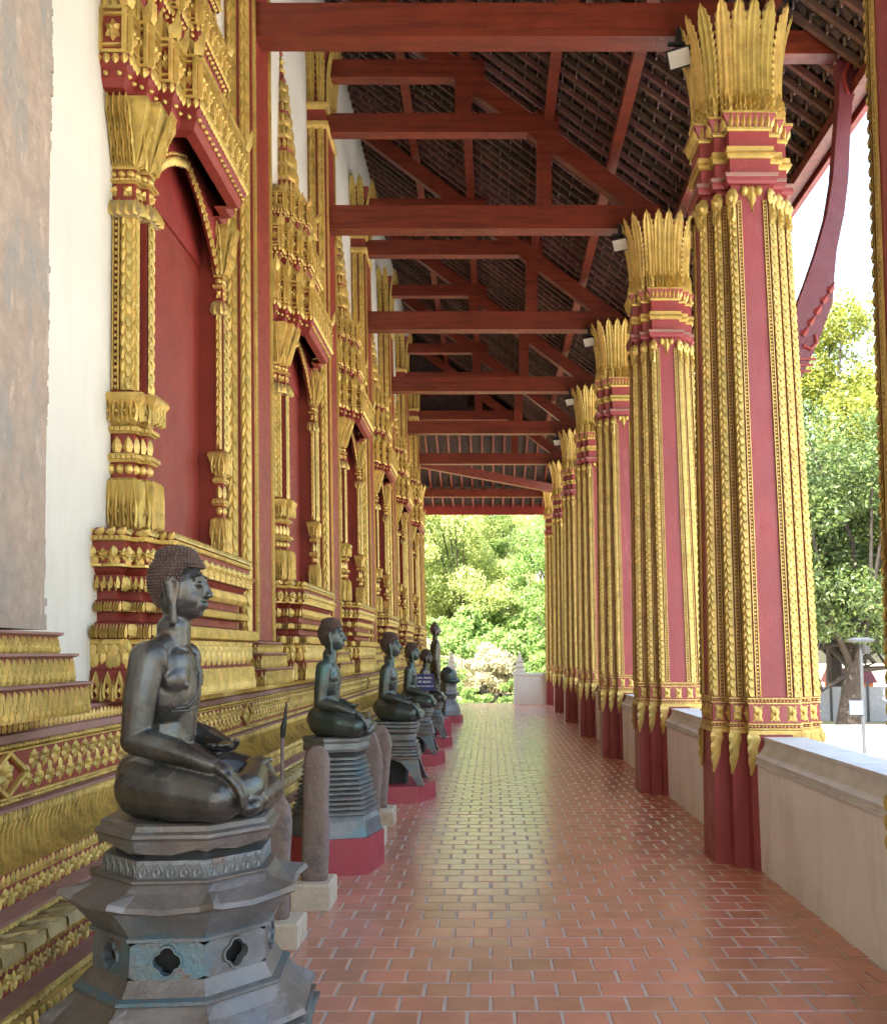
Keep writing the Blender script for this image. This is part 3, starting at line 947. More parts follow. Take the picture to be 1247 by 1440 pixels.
        for i, p in enumerate(PP):
            if p[0] > WX + .02:
                cdir = np.array([p[0] - WX, (p[1] - OY) * .35]); cdir = cdir / (np.hypot(*cdir) + 1e-6)
                mb.tpl(T_flame, (p[0], p[1], z2 - .01), (-cdir[1], cdir[0], 0), (cdir[0] * .3, cdir[1] * .3, 1), (cdir[0], cdir[1], 0), .09 * s_k, .17 * s_k, .04)
        for p, U, W, s_ in along(P, .0, .13 * s_k, keep):
            mb.tpl(T_petal, (p[0], p[1], z2 + .01), U, (-W[0] * .25, -W[1] * .25, 1), W, s_ * .7, d['roof'] * .8, .05)
        fin(mb, 'roof_ornament', 'gold', tier, kind='stuff')
    # spire: stacked rings narrowing to a needle
    z = 5.95
    r = .16
    i = 0
    while z < 7.55:
        h = .17 - .012 * i * .6
        h = max(h, .09)
        k = max(.012, .15 * (1 - (z - 5.95) / 1.75))
        S = [(WI, OY - k), (WX + k * .75, OY - k), (WX + k * 1.05, OY - k * .45), (WX + k * 1.05, OY + k * .45), (WX + k * .75, OY + k), (WI, OY + k)]
        mb = MB()
        moulding(mb, S, [(0, z), (.016, z + h * .25), (.0, z + h * .5), (-.008, z + h * .8), (-.012, z + h)])
        ring = fin(mb, 'spire_ring', 'gold_worn' if i % 3 else 'red', t)
        if k > .05:
            mb = MB()
            for p, U, W, s_ in along(S, .012, .05, keep):
                mb.tpl(T_petal, (p[0], p[1], z + h * .15), U, Zv, W, s_ * .9, h * .8, .022)
            fin(mb, 'petal_row', 'gold', ring, kind='stuff')
        z += h - .001
        i += 1
    return t
wl = ['largest red shuttered window shrine beside the bare stone pilaster, gilded jambs and stepped canopy',
      'second gilded window shrine from the bare stone pilaster, with full spire on cream wall',
      'third gilded window shrine from the bare stone pilaster',
      'fourth gilded window shrine from the bare stone pilaster',
      'next to last gilded window shrine before the garden end of the wall']
win0 = make_window(wl[0])
win0['group'] = 'gilded window shrines along the temple wall'
for k in range(1, 5):
    dup(win0, (WX, 5.77 + SP * k, 1.3), 0, wl[k])
dup(win0, (WX, 5.77 + SP * 5, 1.3), 0, 'last gilded window shrine, at the garden end of the wall')

# ================================================================== COLUMNS
CXC, CY0 = 2.055, 7.30
def make_column(label):
    t = thing('gilded_column', label, 'column', (CXC, CY0, 0), 0, 'gilded columns along the parapet')
    a, m, s = .40, .185, .2925
    P = [(a, -m), (a, m), (s, m), (s, s), (m, s), (m, a), (-m, a), (-m, s), (-s, s), (-s, m), (-a, m), (-a, -m), (-s, -m), (-s, -s), (-m, -s), (-m, -a), (m, -a), (m, -s), (s, -s), (s, -m)]
    def taper(v):
        v = v.copy()
        k = np.interp(v[:, 2], [0, .9, 1.2, 5.1, 6.6], [1.04, 1.0, .985, .84, .84])
        v[:, 0] = v[:, 0] * k - .015 * (v[:, 2] - 1)
        v[:, 1] *= k
        return v
    def fin(mb, name, mt, par=None, kind=None, smooth=False):
        return mb.deform(taper).build(name, mt, par or t, smooth, kind)
    mb = MB(); moulding(mb, P, [(.0, 0.0), (.0, .99)])
    fin(mb, 'plinth', 'red_col')
    mb = MB(); moulding(mb, P, [(-.004, .99), (-.004, 2.2), (-.004, 3.6), (-.004, 5.12)])
    shaft = fin(mb, 'shaft', 'red_col')
    # hanging pointed leaves over the plinth
    conv = [0, 1, 3, 5, 6, 8, 10, 11, 13, 15, 16, 18]
    for i in conv:
        p = np.array(P[i])
        b = np.array([np.sign(p[0]), np.sign(p[1])]) / math.sqrt(2)
        U = (-b[1], b[0], 0)
        mb = MB()
        W = (b[0], b[1], 0)
        n1 = np.array([np.sign(p[0]), 0.]); n2 = np.array([0., np.sign(p[1])])
        # a leaf folded round the corner: one half on each face
        zs = [.985, .92, .86, .80, .735, .665]
        ws = [.058, .072, .052, .048, .028, .002]
        vv = []
        for z, w_ in zip(zs, ws):
            e1 = p - n2 * w_ + n1 * .006; e2 = p - n1 * w_ + n2 * .006; c = p + b * .022
            vv += [(e1[0], e1[1], z), (c[0], c[1], z), (e2[0], e2[1], z)]
        ff = []
        for j in range(len(zs) - 1):
            o1, o2 = j * 3, j * 3 + 3
            ff += [(o1, o2, o2 + 1, o1 + 1), (o1 + 1, o2 + 1, o2 + 2, o1 + 2)]
        mb.add(vv, ff)
        for z, k in ((.90, .8), (.82, .7), (.74, .5)):
            mb.tpl(T_petal, (p[0] + b[0] * .012, p[1] + b[1] * .012, z + .06), U, (0, 0, -1), W, .05 * k, .08, .03)
        fin(mb, 'hanging_leaf', 'gold')
    # lower gilded band
    mb = MB(); moulding(mb, P, [(.0, .955), (.012, .958), (.012, .985), (.004, .99)])
    fin(mb, 'band_edge', 'gold')
    mb = MB(); moulding(mb, P, [(.003, .985), (.003, 1.225)])
    band = fin(mb, 'carved_band', 'red_col')
    mb = MB()
    for z in (.992, 1.175):
        moulding(mb, P, [(.004, z), (.013, z + .001), (.013, z + .010), (.004, z + .011)], cap0=False, cap1=False)
        moulding(mb, P, [(.004, z + .034), (.013, z + .035), (.013, z + .044), (.004, z + .045)], cap0=False, cap1=False)
        for p, U, W, s_ in along(P, .003, .026):
            mb.tpl(T_dome, (p[0], p[1], z + .013), U, Zv, W, .019, .019, .012)
    for p, U, W, s_ in along(P, .003, .12):
        for an, fl in ((.85, 1), (-.85, 1), (pi - .85, 1), (pi + .85, 1)):
            mb.tpl(rot_t(T_flame, an), (p[0], p[1], 1.106), U, Zv, W, .05 if s_ > .1 else .036, .092 if s_ > .1 else .07, .014)
        mb.tpl(T_ros, (p[0], p[1], 1.08), U, Zv, W, .052, .052, .024)
    fin(mb, 'band_carving', 'gold', band, 'stuff')
    # rope mouldings on the corners
    for i in conv:
        p = np.array(P[i])
        b = np.array([np.sign(p[0]), np.sign(p[1])]) / math.sqrt(2)
        mb = MB()
        q = p - b * .016
        rope(mb, (q[0], q[1], 1.225), (q[0], q[1], 5.02), (-b[1], b[0], 0), (b[0], b[1], 0), .080, .064)
        # scroll at the top of the rope
        for dz, k, dp in ((4.94, 1.0, .035), (4.965, .55, .055)):
            mb.tpl(T_dome, (q[0] + b[0] * .008, q[1] + b[1] * .008, dz), (-b[1], b[0], 0), Zv, (b[0], b[1], 0), .135 * k, .16 * k, dp)
        for sg in (-1, 1):
            mb.tpl(rot_t(T_leafc, sg * .5), (q[0] + b[0] * .01, q[1] + b[1] * .01, 4.84), (-b[1], b[0], 0), Zv, (b[0], b[1], 0), .06, .15, .03)
        fin(mb, 'rope_moulding', ['gold', 'recess'], None, 'stuff')
    for i in range(20):
        p0, p1 = np.array(P[i]), np.array(P[(i + 1) % 20])
        e = p1 - p0; L = np.hypot(*e); U = e / L; W = np.array([U[1], -U[0]])
        ends = [(p0, U), (p1, -U)] if L > .3 else ([(p0, U)] if i in conv else [(p1, -U)])
        mb = MB()
        for pp, dd in ends:
            c = pp + dd * .070
            beadstrip(mb, (c[0], c[1], 1.225), (c[0], c[1], 5.0), (U[0], U[1], 0), (W[0], W[1], 0), .036, .028)
        if L > .3:     # pendant leaf at the head of the plain red stripe
            c = (p0 + p1) / 2
            mb.tpl(T_flame, (c[0], c[1], 5.10), (U[0], U[1], 0), (0, 0, -1), (W[0], W[1], 0), .10, .20, .035)
            for sg in (-1, 1):
                mb.tpl(T_dome, (c[0] + sg * U[0] * .065, c[1] + sg * U[1] * .065, 5.03), (U[0], U[1], 0), Zv, (W[0], W[1], 0), .075, .085, .04)
        fin(mb, 'bead_strip', 'gold', None, 'stuff')
    # neck
    for z0, z1, d0, d1, mt in ((5.12, 5.17, .03, .045, 'red_col'), (5.17, 5.20, .05, .055, 'purple'), (5.20, 5.33, .0, .0, 'red_col'), (5.33, 5.36, .015, .03, 'gold'), (5.36, 5.42, .045, .03, 'gold'),
                               (5.42, 5.55, .0, .0, 'red_col'), (5.55, 5.58, .015, .02, 'gold')):
        mb = MB(); moulding(mb, P, [(d0, z0 + .0005), (d1, z0 + (z1 - z0) * .4), (d1, z1), (min(d1, .0), z1 + .0003)])
        fin(mb, 'neck_ring', mt)
    mb = MB(); moulding(mb, P, [(.0, 5.58), (.05, 5.66), (.055, 5.675), (.0, 5.70)])
    lip = fin(mb, 'lotus_lip', 'red_col')
    mb = MB()
    for p, U, W, s_ in along(P, .012, .055):
        mb.tpl(T_petal, (p[0], p[1], 5.582), U, (W[0] * .4, W[1] * .4, 1), W, s_ * .8, .095, .03)
    moulding(mb, P, [(.045, 5.672), (.062, 5.676), (.062, 5.692), (.03, 5.70)], cap0=False, cap1=False)
    fin(mb, 'petal_row', 'gold', lip, 'stuff')
    # capital core and feather leaves
    N = 20
    def sup(th, r):
        c, s_ = math.cos(th), math.sin(th)
        q = (abs(c) ** 3.2 + abs(s_) ** 3.2) ** (-1 / 3.2)
        return np.array([c * q * r, s_ * q * r])
    mb = MB()
    rings = []
    for z, r in ((5.70, .35), (5.9, .35), (6.2, .365), (6.42, .41), (6.5, .44)):
        rings.append([(*sup(2 * pi * k / 40, r), z) for k in range(40)])
    mb.loft(rings)
    fin(mb, 'capital_core', 'red_col')
    lm = leaf_mesh(.90, .076, .15, 15)
    for k in range(N):
        th = 2 * pi * (k + .5) / N
        p = sup(th, .365)
        e = .01
        tg = sup(th + e, .365) - sup(th - e, .365)
        U = tg / np.hypot(*tg); W = np.array([U[1], -U[0]])
        W = (W + p / np.hypot(*p)) ; W = W / np.hypot(*W)
        v = lm[0]
        vv = np.outer(v[:, 0], (U[0], U[1], 0)) + np.outer(v[:, 1], Zv) + np.outer(v[:, 2], (W[0], W[1], 0)) + np.array([p[0], p[1], 5.69])
        mb = MB(); mb.add(vv, lm[1])
        fin(mb, 'capital_leaf', 'gold')
    mb = MB()
    for k in range(N):
        th = 2 * pi * (k + .5) / N
        p = sup(th, .385)
        W = p / np.hypot(*p); U = np.array([-W[1], W[0]])
        for q in (-1, 0, 1):
            mb.tpl(T_scroll, (p[0] + U[0] * q * .035, p[1] + U[1] * q * .035, 5.69), (U[0], U[1], 0), Zv, (W[0], W[1], 0), .065, .17 + .05 * (q == 0), .045)
    fin(mb, 'capital_buds', 'gold', None, 'stuff')
    return t
clab = ['gilded column with wide red stripe, beside the curved roof bracket', 'second gilded column along the parapet beyond the bracket column', 'third gilded column along the parapet beyond the bracket column',
        'fourth gilded column along the parapet beyond the bracket column', 'fifth gilded column along the parapet beyond the bracket column',
        'next to last gilded column before the garden end of the parapet', 'last gilded column of the parapet row, at the garden end']
colm = make_column(clab[0])
for k in range(1, 7):
    dup(colm, (CXC, CY0 + SP * k, 0), 0, clab[k])
dup(colm, (CXC, CY0 - SP, 0), 0, 'shaded gilded column one bay before the bracket column')
dup(colm, (-2.32, CY0 + SP * 6, 0), 0, 'gilded corner column standing beyond the end of the temple wall')

# ================================================================== PARAPET
ppf = [(1.925, -.008), (1.915, .74), (1.895, .75), (1.895, .768), (1.91, .772), (1.91, .79), (1.90, .795), (1.90, .806), (1.935, .83), (1.965, .87), (1.975, .915), (1.965, .918), (1.965, .94), (2.26, .94), (2.26, -1.48)]
def parapet(y0, y1, label):
    mb = MB()
    ys_ = [y0, (y0 + y1) / 2, y1]
    n = len(ppf)
    t = thing('parapet_wall', label, 'parapet', (2.08, (y0 + y1) / 2, 0), 0, 'low parapet walls between the columns')
    zc = 9
    for nm, a, b, mt in (('wall', 0, 1, 'parapet'), ('coping', 1, n - 2, 'parapet_grey')):
        mb = MB()
        if nm == 'wall':
            q = [ppf[0], ppf[1], (2.255, .74), (2.255, -1.48), (1.925, -1.48)]
        else:
            q = ppf[1:-1] + [(2.26, .742)]
            q[0] = (1.915, .742)
        L = len(q)
        v = [(x, yy, z) for yy in (y0, y1) for x, z in q]
        f = [(i, (i + 1) % L, L + (i + 1) % L, L + i) for i in range(L)] + [tuple(range(L - 1, -1, -1)), tuple(range(L, 2 * L))]
        mb.add(v, f)
        rel(mb, t).build(nm, mt, t)
plb = ['grey white parapet with moulded coping in front of the bracket column', 'parapet between the bracket column and the second column', 'parapet between the second and third columns', 'parapet between the third and fourth columns',
       'parapet between the fourth and fifth columns', 'parapet between the fifth and sixth columns', 'parapet between the last two columns of the row']
parapet(-18, CY0 - SP - .385, 'grey white parapet running on behind the shaded column')
for k in range(-1, 6):
    parapet(CY0 + SP * k + .385, CY0 + SP * (k + 1) - .385, plb[k + 1])

# ================================================================== ROOF
RS = .78
def rz(x):                      # underside plane of the tiles
    return 8.62 - RS * x
XE, XT = 3.12, -2.42
roof = thing('gallery_roof', 'dark tiled gallery roof seen from below with red purlins', 'roof', (0, 10, 8.6))
RY0, RY1 = -18.0, 27.0
mb = MB()
nrm = Vector((RS, 0, 1)).normalized()
mb.add([(XT, RY0, rz(XT) + .16), (XE, RY0, rz(XE) + .16), (XE, RY1, rz(XE) + .16), (XT, RY1, rz(XT) + .16), (XT, RY0, rz(XT) + .24), (XE + .05, RY0, rz(XE) + .24), (XE + .05, RY1, rz(XE) + .24), (XT, RY1, rz(XT) + .24)],
       [(0, 3, 2, 1), (4, 5, 6, 7), (0, 1, 5, 4), (1, 2, 6, 5), (2, 3, 7, 6), (3, 0, 4, 7)])
rel(mb, roof).build('covering', 'tile', roof)
mb = MB()
pitch = .23
ns = int((RY1 - RY0) / pitch)
def lath():
    q = MB(); q.beam((XT, 0, rz(XT) + .035), (XE, 0, rz(XE) + .035), .045, .055, (0, 0, 1)); return q.deform(lambda v: v - np.array([0, 0, 8.6])).mesh('rafter', ['batten'])
lme = lath()
for i in range(ns):
    if RY0 + i * pitch < 3:
        continue
    o = obj('rafter', lme, roof)
    o.location = (0, RY0 + i * pitch - 10 + rng.normal(0, .008), 0)
# tiles: overlapping tongues between the rafters with a hooked nose each
nc = 40
for i in range(ns):
    ya = RY0 + i * pitch + .024; yb = ya + pitch - .048
    if yb < 5.5:
        continue
    for j in range(nc):
        xa = XT + .05 + j * (XE - XT - .1) / nc; xb = xa + (XE - XT - .1) / nc * 1.15
        za, zb = rz(xa) + .125, rz(xb) + .07
        hh = rng.normal(0, .004)
        yw = (yb - ya) / 2
        for q in range(2):
            y0, y1 = ya + q * yw + .004, ya + (q + 1) * yw - .004
            mb.add([(xa, y0, za + hh), (xb, y0, zb + hh), (xb, y1, zb + hh), (xa, y1, za + hh), (xb, y0, zb + .05 + hh), (xb, y1, zb + .05 + hh)], [(0, 3, 2, 1), (1, 2, 5, 4)])
            c = (y0 + y1) / 2 + rng.normal(0, .006)
            mb.box((xa + .05, c - .016, (za + zb) / 2 - .05 + hh), (xa + .062, c + .016, (za + zb) / 2 + .02 + hh), 1)
rel(mb, roof).build('roof_tiles', ['tile', 'tile_nose'], roof, kind='stuff')
for x in (-1.2, -.32, .70, 1.45, 2.25, 3.02):
    mb = MB(); mb.box((x - .06, RY0, rz(x) - .15), (x + .06, RY1 - (0 if x < 3 else -1.6), rz(x) - .002 - .06 * RS))
    rel(mb, roof).build('purlin', 'red_wood', roof)
mb = MB(); mb.box((XE - .02, RY0, rz(XE) - .12), (XE + .03, RY1 + 1.2, rz(XE) + .15))
rel(mb, roof).build('eave_board', 'red_dark', roof)
# hipped end over the garden side
HY0, HY1, HZ0, HZ1 = 25.4, 29.9, 7.75, 6.22
mb = MB()
mb.add([(-6, HY0, HZ0), (3.6, HY0, HZ0), (3.6, HY1, HZ1), (-6, HY1, HZ1), (-6, HY0, HZ0 + .1), (3.6, HY0, HZ0 + .1), (3.6, HY1, HZ1 + .1), (-6, HY1, HZ1 + .1)],
       [(0, 3, 2, 1), (4, 5, 6, 7), (0, 1, 5, 4), (1, 2, 6, 5), (2, 3, 7, 6), (3, 0, 4, 7)])
mb.box((-6, HY0 - .1, HZ0 - .05), (3.6, HY0 + .06, 11))
rel(mb, roof).build('hip_covering', 'tile_dark', roof)
for i in range(30):
    x = -5.6 + i * .315
    mb = MB(); mb.beam((x, HY0 + .1, HZ0 - .09), (x, HY1 - .05, HZ1 - .05), .055, .09)
    rel(mb, roof).build('hip_rafter', 'red_wood', roof)
mb = MB(); mb.box((-6, HY1 - .04, HZ1 - .30), (3.6, HY1 + .05, HZ1 + .08))
rel(mb, roof).build('fascia', 'red_dark', roof)
mb = MB(); mb.box((-6, HY1 - 1.35, HZ1 + .06), (3.6, HY1 - 1.15, HZ1 + .30))
rel(mb, roof).build('end_beam', 'red_wood', roof)
mb = MB(); mb.beam((-2.0, HY0 + .3, 6.75), (1.95, HY0 + 2.6, 6.42), .16, .24)
rel(mb, roof).build('hip_beam', 'red_wood', roof)

def make_truss(label, y):
    t = thing('roof_truss', label, 'truss', (0, y, 6.57), 0, 'red roof trusses')
    q = .10
    def part(name, fn):
        mb = MB(); fn(mb)
        rel_ = np.array([0, 0, 6.57])
        mb.deform(lambda v: v - rel_)
        return mb.build(name, 'red_wood', t)
    part('tie_beam', lambda b: b.box((-2.16, -q, 6.57), (2.02, q, 6.86)))
    part('collar_beam', lambda b: b.box((-2.2, -q * .8, 7.78), (.82, q * .8, 8.02)))
    part('collar_beam', lambda b: b.box((-2.22, -q * .8, 8.48), (-.08, q * .8, 8.70)))
    part('post', lambda b: b.box((.55, -q * .78, 6.86), (.73, q * .78, 8.06)))
    part('post', lambda b: b.box((-.43, -q * .78, 8.02), (-.23, q * .78, 8.74)))
    part('principal_rafter', lambda b: b.beam((-1.98, 0, rz(-1.98) - .36), (2.15, 0, rz(2.15) - .36), .14, .22, (0, 0, 1)))
    part('outrigger', lambda b: b.box((2.35, -q * .7, 6.44), (3.0, q * .7, 6.64)))
    return t
trl = ['nearest red roof truss, meeting the bracket column', 'red roof truss over the second column', 'red roof truss over the third column', 'red roof truss over the fourth column', 'red roof truss over the fifth column', 'last red roof truss, before the hipped garden end']
tr0 = make_truss('red roof truss meeting the column beside the curved bracket', CY0 + .12)
for k in range(1, 6):
    dup(tr0, (0, CY0 + .12 + SP * k, 6.57), 0, trl[k])

# curved bracket outside the first column
br = thing('roof_bracket', 'curved crimson roof bracket with pierced scroll beside the wide striped column', 'bracket', (2.5, 7.45, 3.9))
cl = [(2.40, 3.62, .02), (2.47, 3.85, .07), (2.54, 4.10, .115), (2.61, 4.35, .14), (2.66, 4.55, .11), (2.72, 4.80, .080), (2.80, 5.10, .070), (2.85, 5.40, .064), (2.88, 5.75, .058), (2.91, 6.05, .056), (2.95, 6.25, .085), (2.97, 6.42, .11), (2.97, 6.50, .10)]
def bracket_mesh(cl, th):
    mb = MB()
    rings = []
    for x, z, h in cl:
        rings.append([(x - h, -th, z), (x + h, -th, z), (x + h, th, z), (x - h, th, z)])
    mb.loft(rings)
    return mb
mb = bracket_mesh(cl, .055)
mb.deform(lambda v: v - np.array([2.5, 0, 3.9]))
mb.build('bracket_arm', 'bracket_red', br)
mb = MB()
for k in range(5):
    t_ = k / 4
    mb.tpl(T_flame, (2.50 + .22 * t_, -.057, 4.08 + .36 * t_), (.8, 0, -.5), (.5, 0, .8), (0, -1, 0), .07, .12, .018)
mb.tube([(2.50, -.06, 4.00), (2.56, -.06, 3.97), (2.61, -.06, 4.02), (2.60, -.06, 4.09)], .016, 6)
for k in range(3):
    mb.box((2.41 + .01 * k, -.062, 3.78 + .05 * k), (2.56 + .02 * k, -.055, 3.80 + .05 * k))
mb.tube([(2.93, -.058, 6.12), (2.90, -.058, 6.28), (2.96, -.058, 6.40), (3.05, -.058, 6.36), (3.03, -.058, 6.28)], .018, 6)
mb.deform(lambda v: v - np.array([2.5, 0, 3.9]))
mb.build('pierced_scroll', 'red_dark', br)

# floodlights under the tie beams
def flood(y, label, k):
    t = thing('floodlight', label, 'floodlight', (1.52, y, 6.44), R(0), 'floodlights under the tie beams')
    mb = MB(); mb.box((-.02, -.02, .02), (.02, .02, .14)); mb.box((-.09, -.015, .0), (.09, .015, .025)); mb.build('yoke', 'black', t)
    mb = MB()
    rm = Matrix.Rotation(R(-28), 4, 'Z') @ Matrix.Rotation(R(38), 4, 'X')
    bm_ = MB(); bm_.box((-.10, -.05, -.16), (.10, .03, -.01))
    for j in range(5):
        bm_.box((-.09 + j * .042, .03, -.15), (-.08 + j * .042, .055, -.02))
    def rot(v):
        return np.array([tuple(rm @ Vector(p)) for p in v])
    bm_.deform(rot).build('housing', 'black', t)
    bm_ = MB(); bm_.box((-.085, -.058, -.148), (.085, -.049, -.022)); bm_.deform(rot).build('lens', 'glass', t)
for k, lb in enumerate(['black floodlight beside the capital of the wide striped column', 'black floodlight beside the capital of the second column', 'black floodlight beside the capital of the third column', 'black floodlight beside the capital of the fourth column', 'black floodlight beside the capital of the fifth column']):
    flood(CY0 - .05 + SP * k, lb, k)

# ================================================================== BUDDHA STATUES
def capsule(mb, p, q, r0, r1, n=14, sy=1.0):
    p, q = Vector(p), Vector(q)
    d = q - p
    L = d.length
    d = d.normalized() if L > 1e-6 else Vector((0, 0, 1))
    a = d.cross(Vector((0.31, 0.77, 0.55))).normalized()
    b = d.cross(a).normalized()
    rings = []
    for k in range(1, 6):
        t = -pi / 2 + k * pi / 12
        rings.append((p + d * (r0 * math.sin(t)), r0 * math.cos(t)))
    rings.append((p, r0)); rings.append((q, r1))
    for k in range(1, 6):
        t = k * pi / 12
        rings.append((q + d * (r1 * math.sin(t)), r1 * math.cos(t)))
    v = []
    for c, r in rings:
        v += [tuple(c + a * r * math.cos(2 * pi * k / n) + b * r * math.sin(2 * pi * k / n)) for k in range(n)]
    f = []
    for i in range(len(rings) - 1):
        for k in range(n):
            k2 = (k + 1) % n
            f.append((i * n + k, i * n + k2, (i + 1) * n + k2, (i + 1) * n + k))
    f.append(tuple(range(n - 1, -1, -1)))
    f.append(tuple(range((len(rings) - 1) * n, len(rings) * n)))
    mb.add(v, f)
def ellip(mb, c, r, n=18, tilt=0.0):
    v = []; f = []
    m_ = 12
    ct, st = math.cos(tilt), math.sin(tilt)
    for i in range(1, m_):
        ph = -pi / 2 + pi * i / m_
        for k in range(n):
            th = 2 * pi * k / n
            x, y_, z = r[0] * math.cos(ph) * math.cos(th), r[1] * math.cos(ph) * math.sin(th), r[2] * math.sin(ph)
            x, z = ct * x + st * z, -st * x + ct * z
            v.append((c[0] + x, c[1] + y_, c[2] + z))
    bt = len(v); v.append((c[0] - st * r[2], c[1], c[2] - ct * r[2])); v.append((c[0] + st * r[2], c[1], c[2] + ct * r[2]))
    for i in range(m_ - 2):
        for k in range(n):
            k2 = (k + 1) % n
            f.append((i * n + k, i * n + k2, (i + 1) * n + k2, (i + 1) * n + k))
    for k in range(n):
        f.append((bt, (k + 1) % n, k)); f.append((bt + 1, (m_ - 2) * n + k, (m_ - 2) * n + (k + 1) % n))
    mb.add(v, f)
def chain(mb, pts, rad):
    for i in range(len(pts) - 1):
        capsule(mb, pts[i], pts[i + 1], rad[i], rad[i + 1])
def remesh(mb, name, vox, mt, dec=1.0, sm=3):
    me = mb.mesh(name + '_raw', [mt])
    o = bpy.data.objects.new('raw', me)
    col.objects.link(o)
    r = o.modifiers.new('r', 'REMESH'); r.mode = 'VOXEL'; r.voxel_size = vox; r.use_smooth_shade = True
    s_ = o.modifiers.new('s', 'SMOOTH'); s_.factor = .5; s_.iterations = sm
    if dec < 1:
        d_ = o.modifiers.new('d', 'DECIMATE'); d_.ratio = dec
    dg = bpy.context.evaluated_depsgraph_get()
    res = bpy.data.meshes.new_from_object(o.evaluated_get(dg))
    res.name = name
    bpy.data.objects.remove(o); bpy.data.meshes.remove(me)
    res.materials.clear(); res.materials.append(M[mt])
    res.polygons.foreach_set('use_smooth', [True] * len(res.polygons))
    return res

def head_scale(v):
    v = v.copy()
    k = np.clip((v[:, 2] - .64) / .04, 0, 1) * (np.abs(v[:, 1]) < .13)
    f_ = 1 - .07 * k
    v[:, 0] = -.01 + (v[:, 0] + .01) * f_; v[:, 1] *= f_; v[:, 2] = np.where(k > 0, .66 + (v[:, 2] - .66) * f_, v[:, 2])
    return v
def seated_body():
    b = MB()
    # hips, belly, chest
    ellip(b, (-.03, 0, .13), (.165, .20, .125))
    chain(b, [(-.045, 0, .12), (-.04, 0, .24), (-.035, 0, .34)], [.13, .098, .10])
    ellip(b, (-.038, 0, .25), (.094, .124, .15))
    ellip(b, (-.033, 0, .41), (.098, .150, .15))
    ellip(b, (-.038, 0, .50), (.092, .172, .085))
    ellip(b, (.006, -.068, .455), (.050, .082, .060), tilt=.25)
    ellip(b, (.006, .068, .455), (.050, .082, .060), tilt=.25)
    for s in (-1, 1):
        ellip(b, (-.04, s * .178, .525), (.062, .060, .066))
        capsule(b, (-.035, s * .05, .578), (-.04, s * .145, .552), .038, .042)
        ellip(b, (.056, s * .078, .436), (.008, .010, .008))
    capsule(b, (-.03, 0, .53), (-.012, 0, .68), .058, .050)
    for z in (.585, .61, .635):
        capsule(b, (-.022, -.012, z), (-.022, .012, z + .002), .0555, .0555)
    # head
    ellip(b, (0.0, 0, .775), (.094, .080, .118))
    ellip(b, (.030, 0, .722), (.062, .060, .058))
    ellip(b, (.062, 0, .690), (.024, .026, .020))
    ellip(b, (.045, -.038, .745), (.036, .030, .042)); ellip(b, (.045, .038, .745), (.036, .030, .042))
    chain(b, [(.086, 0, .812), (.099, 0, .785), (.112, 0, .757)], [.009, .010, .0115])
    for s in (-1, 1):
        ellip(b, (.103, s * .011, .754), (.010, .009, .008))
        chain(b, [(.090, s * .008, .816), (.084, s * .032, .826), (.066, s * .058, .816)], [.007, .008, .006])
        ellip(b, (.078, s * .034, .797), (.016, .022, .012))
        chain(b, [(.088, s * .014, .794), (.084, s * .034, .788), (.070, s * .052, .796)], [.004, .005, .003])
        # ears with long lobes
        chain(b, [(-.004, s * .083, .822), (-.020, s * .090, .80), (-.012, s * .089, .755), (.0, s * .086, .715), (.0, s * .080, .655)], [.014, .017, .013, .013, .015])
        chain(b, [(-.004, s * .083, .822), (.014, s * .086, .80), (.010, s * .086, .76), (.0, s * .086, .715)], [.012, .010, .009, .011])
    chain(b, [(.092, -.024, .722), (.100, 0, .726), (.090, .024, .722)], [.005, .0075, .005])
    chain(b, [(.088, -.018, .711), (.097, 0, .712), (.086, .018, .711)], [.005, .0085, .005])
    # right arm to the knee
    chain(b, [(-.045, -.186, .53), (-.055, -.215, .40), (-.062, -.226, .265)], [.059, .054, .045])
    chain(b, [(-.062, -.226, .265), (.07, -.250, .235), (.20, -.262, .190)], [.047, .043, .029])
    ellip(b, (.240, -.262, .172), (.044, .036, .020), tilt=.7)
    for j, (dy, l) in enumerate(((-.027, .085), (-.009, .10), (.009, .095), (.026, .078))):
        y_ = -.262 + dy
        chain(b, [(.262, y_, .156), (.289, y_, .156 - l * .38), (.303, y_ + .002, .156 - l * .72), (.306, y_ + .002, .156 - l * 1.1)], [.0120, .0112, .0105, .0082])
    chain(b, [(.225, -.235, .172), (.255, -.212, .150), (.275, -.204, .125)], [.0125, .011, .0085])
    # left arm, hand in the lap
    chain(b, [(-.045, .186, .53), (-.055, .215, .40), (-.058, .226, .265)], [.059, .054, .045])
    chain(b, [(-.058, .226, .265), (.06, .20, .232), (.135, .12, .218)], [.047, .043, .029])
    ellip(b, (.155, .06, .218), (.040, .055, .018))
    for j, (dx, l) in enumerate(((-.025, .08), (-.008, .095), (.010, .09), (.027, .075))):
        chain(b, [(.155 + dx, .018, .222), (.155 + dx * 1.1, .018 - l * .5, .226), (.155 + dx * 1.1, .018 - l, .234)], [.0115, .0105, .0078])
    chain(b, [(.185, .075, .226), (.198, .045, .236), (.198, .02, .243)], [.0125, .011, .0085])
    # folded legs
    chain(b, [(-.05, -.13, .105), (.09, -.225, .10), (.215, -.262, .083)], [.108, .096, .072])
    chain(b, [(-.05, .13, .105), (.09, .225, .10), (.215, .262, .083)], [.108, .096, .072])
    chain(b, [(.22, -.25, .075), (.275, -.10, .095), (.26, .06, .128)], [.070, .056, .042])
    ellip(b, (.245, .145, .150), (.042, .085, .024))
    for j in range(5):
        capsule(b, (.215 + j * .015, .22, .153), (.212 + j * .016, .247 - .006 * j, .152), .0105, .0085)
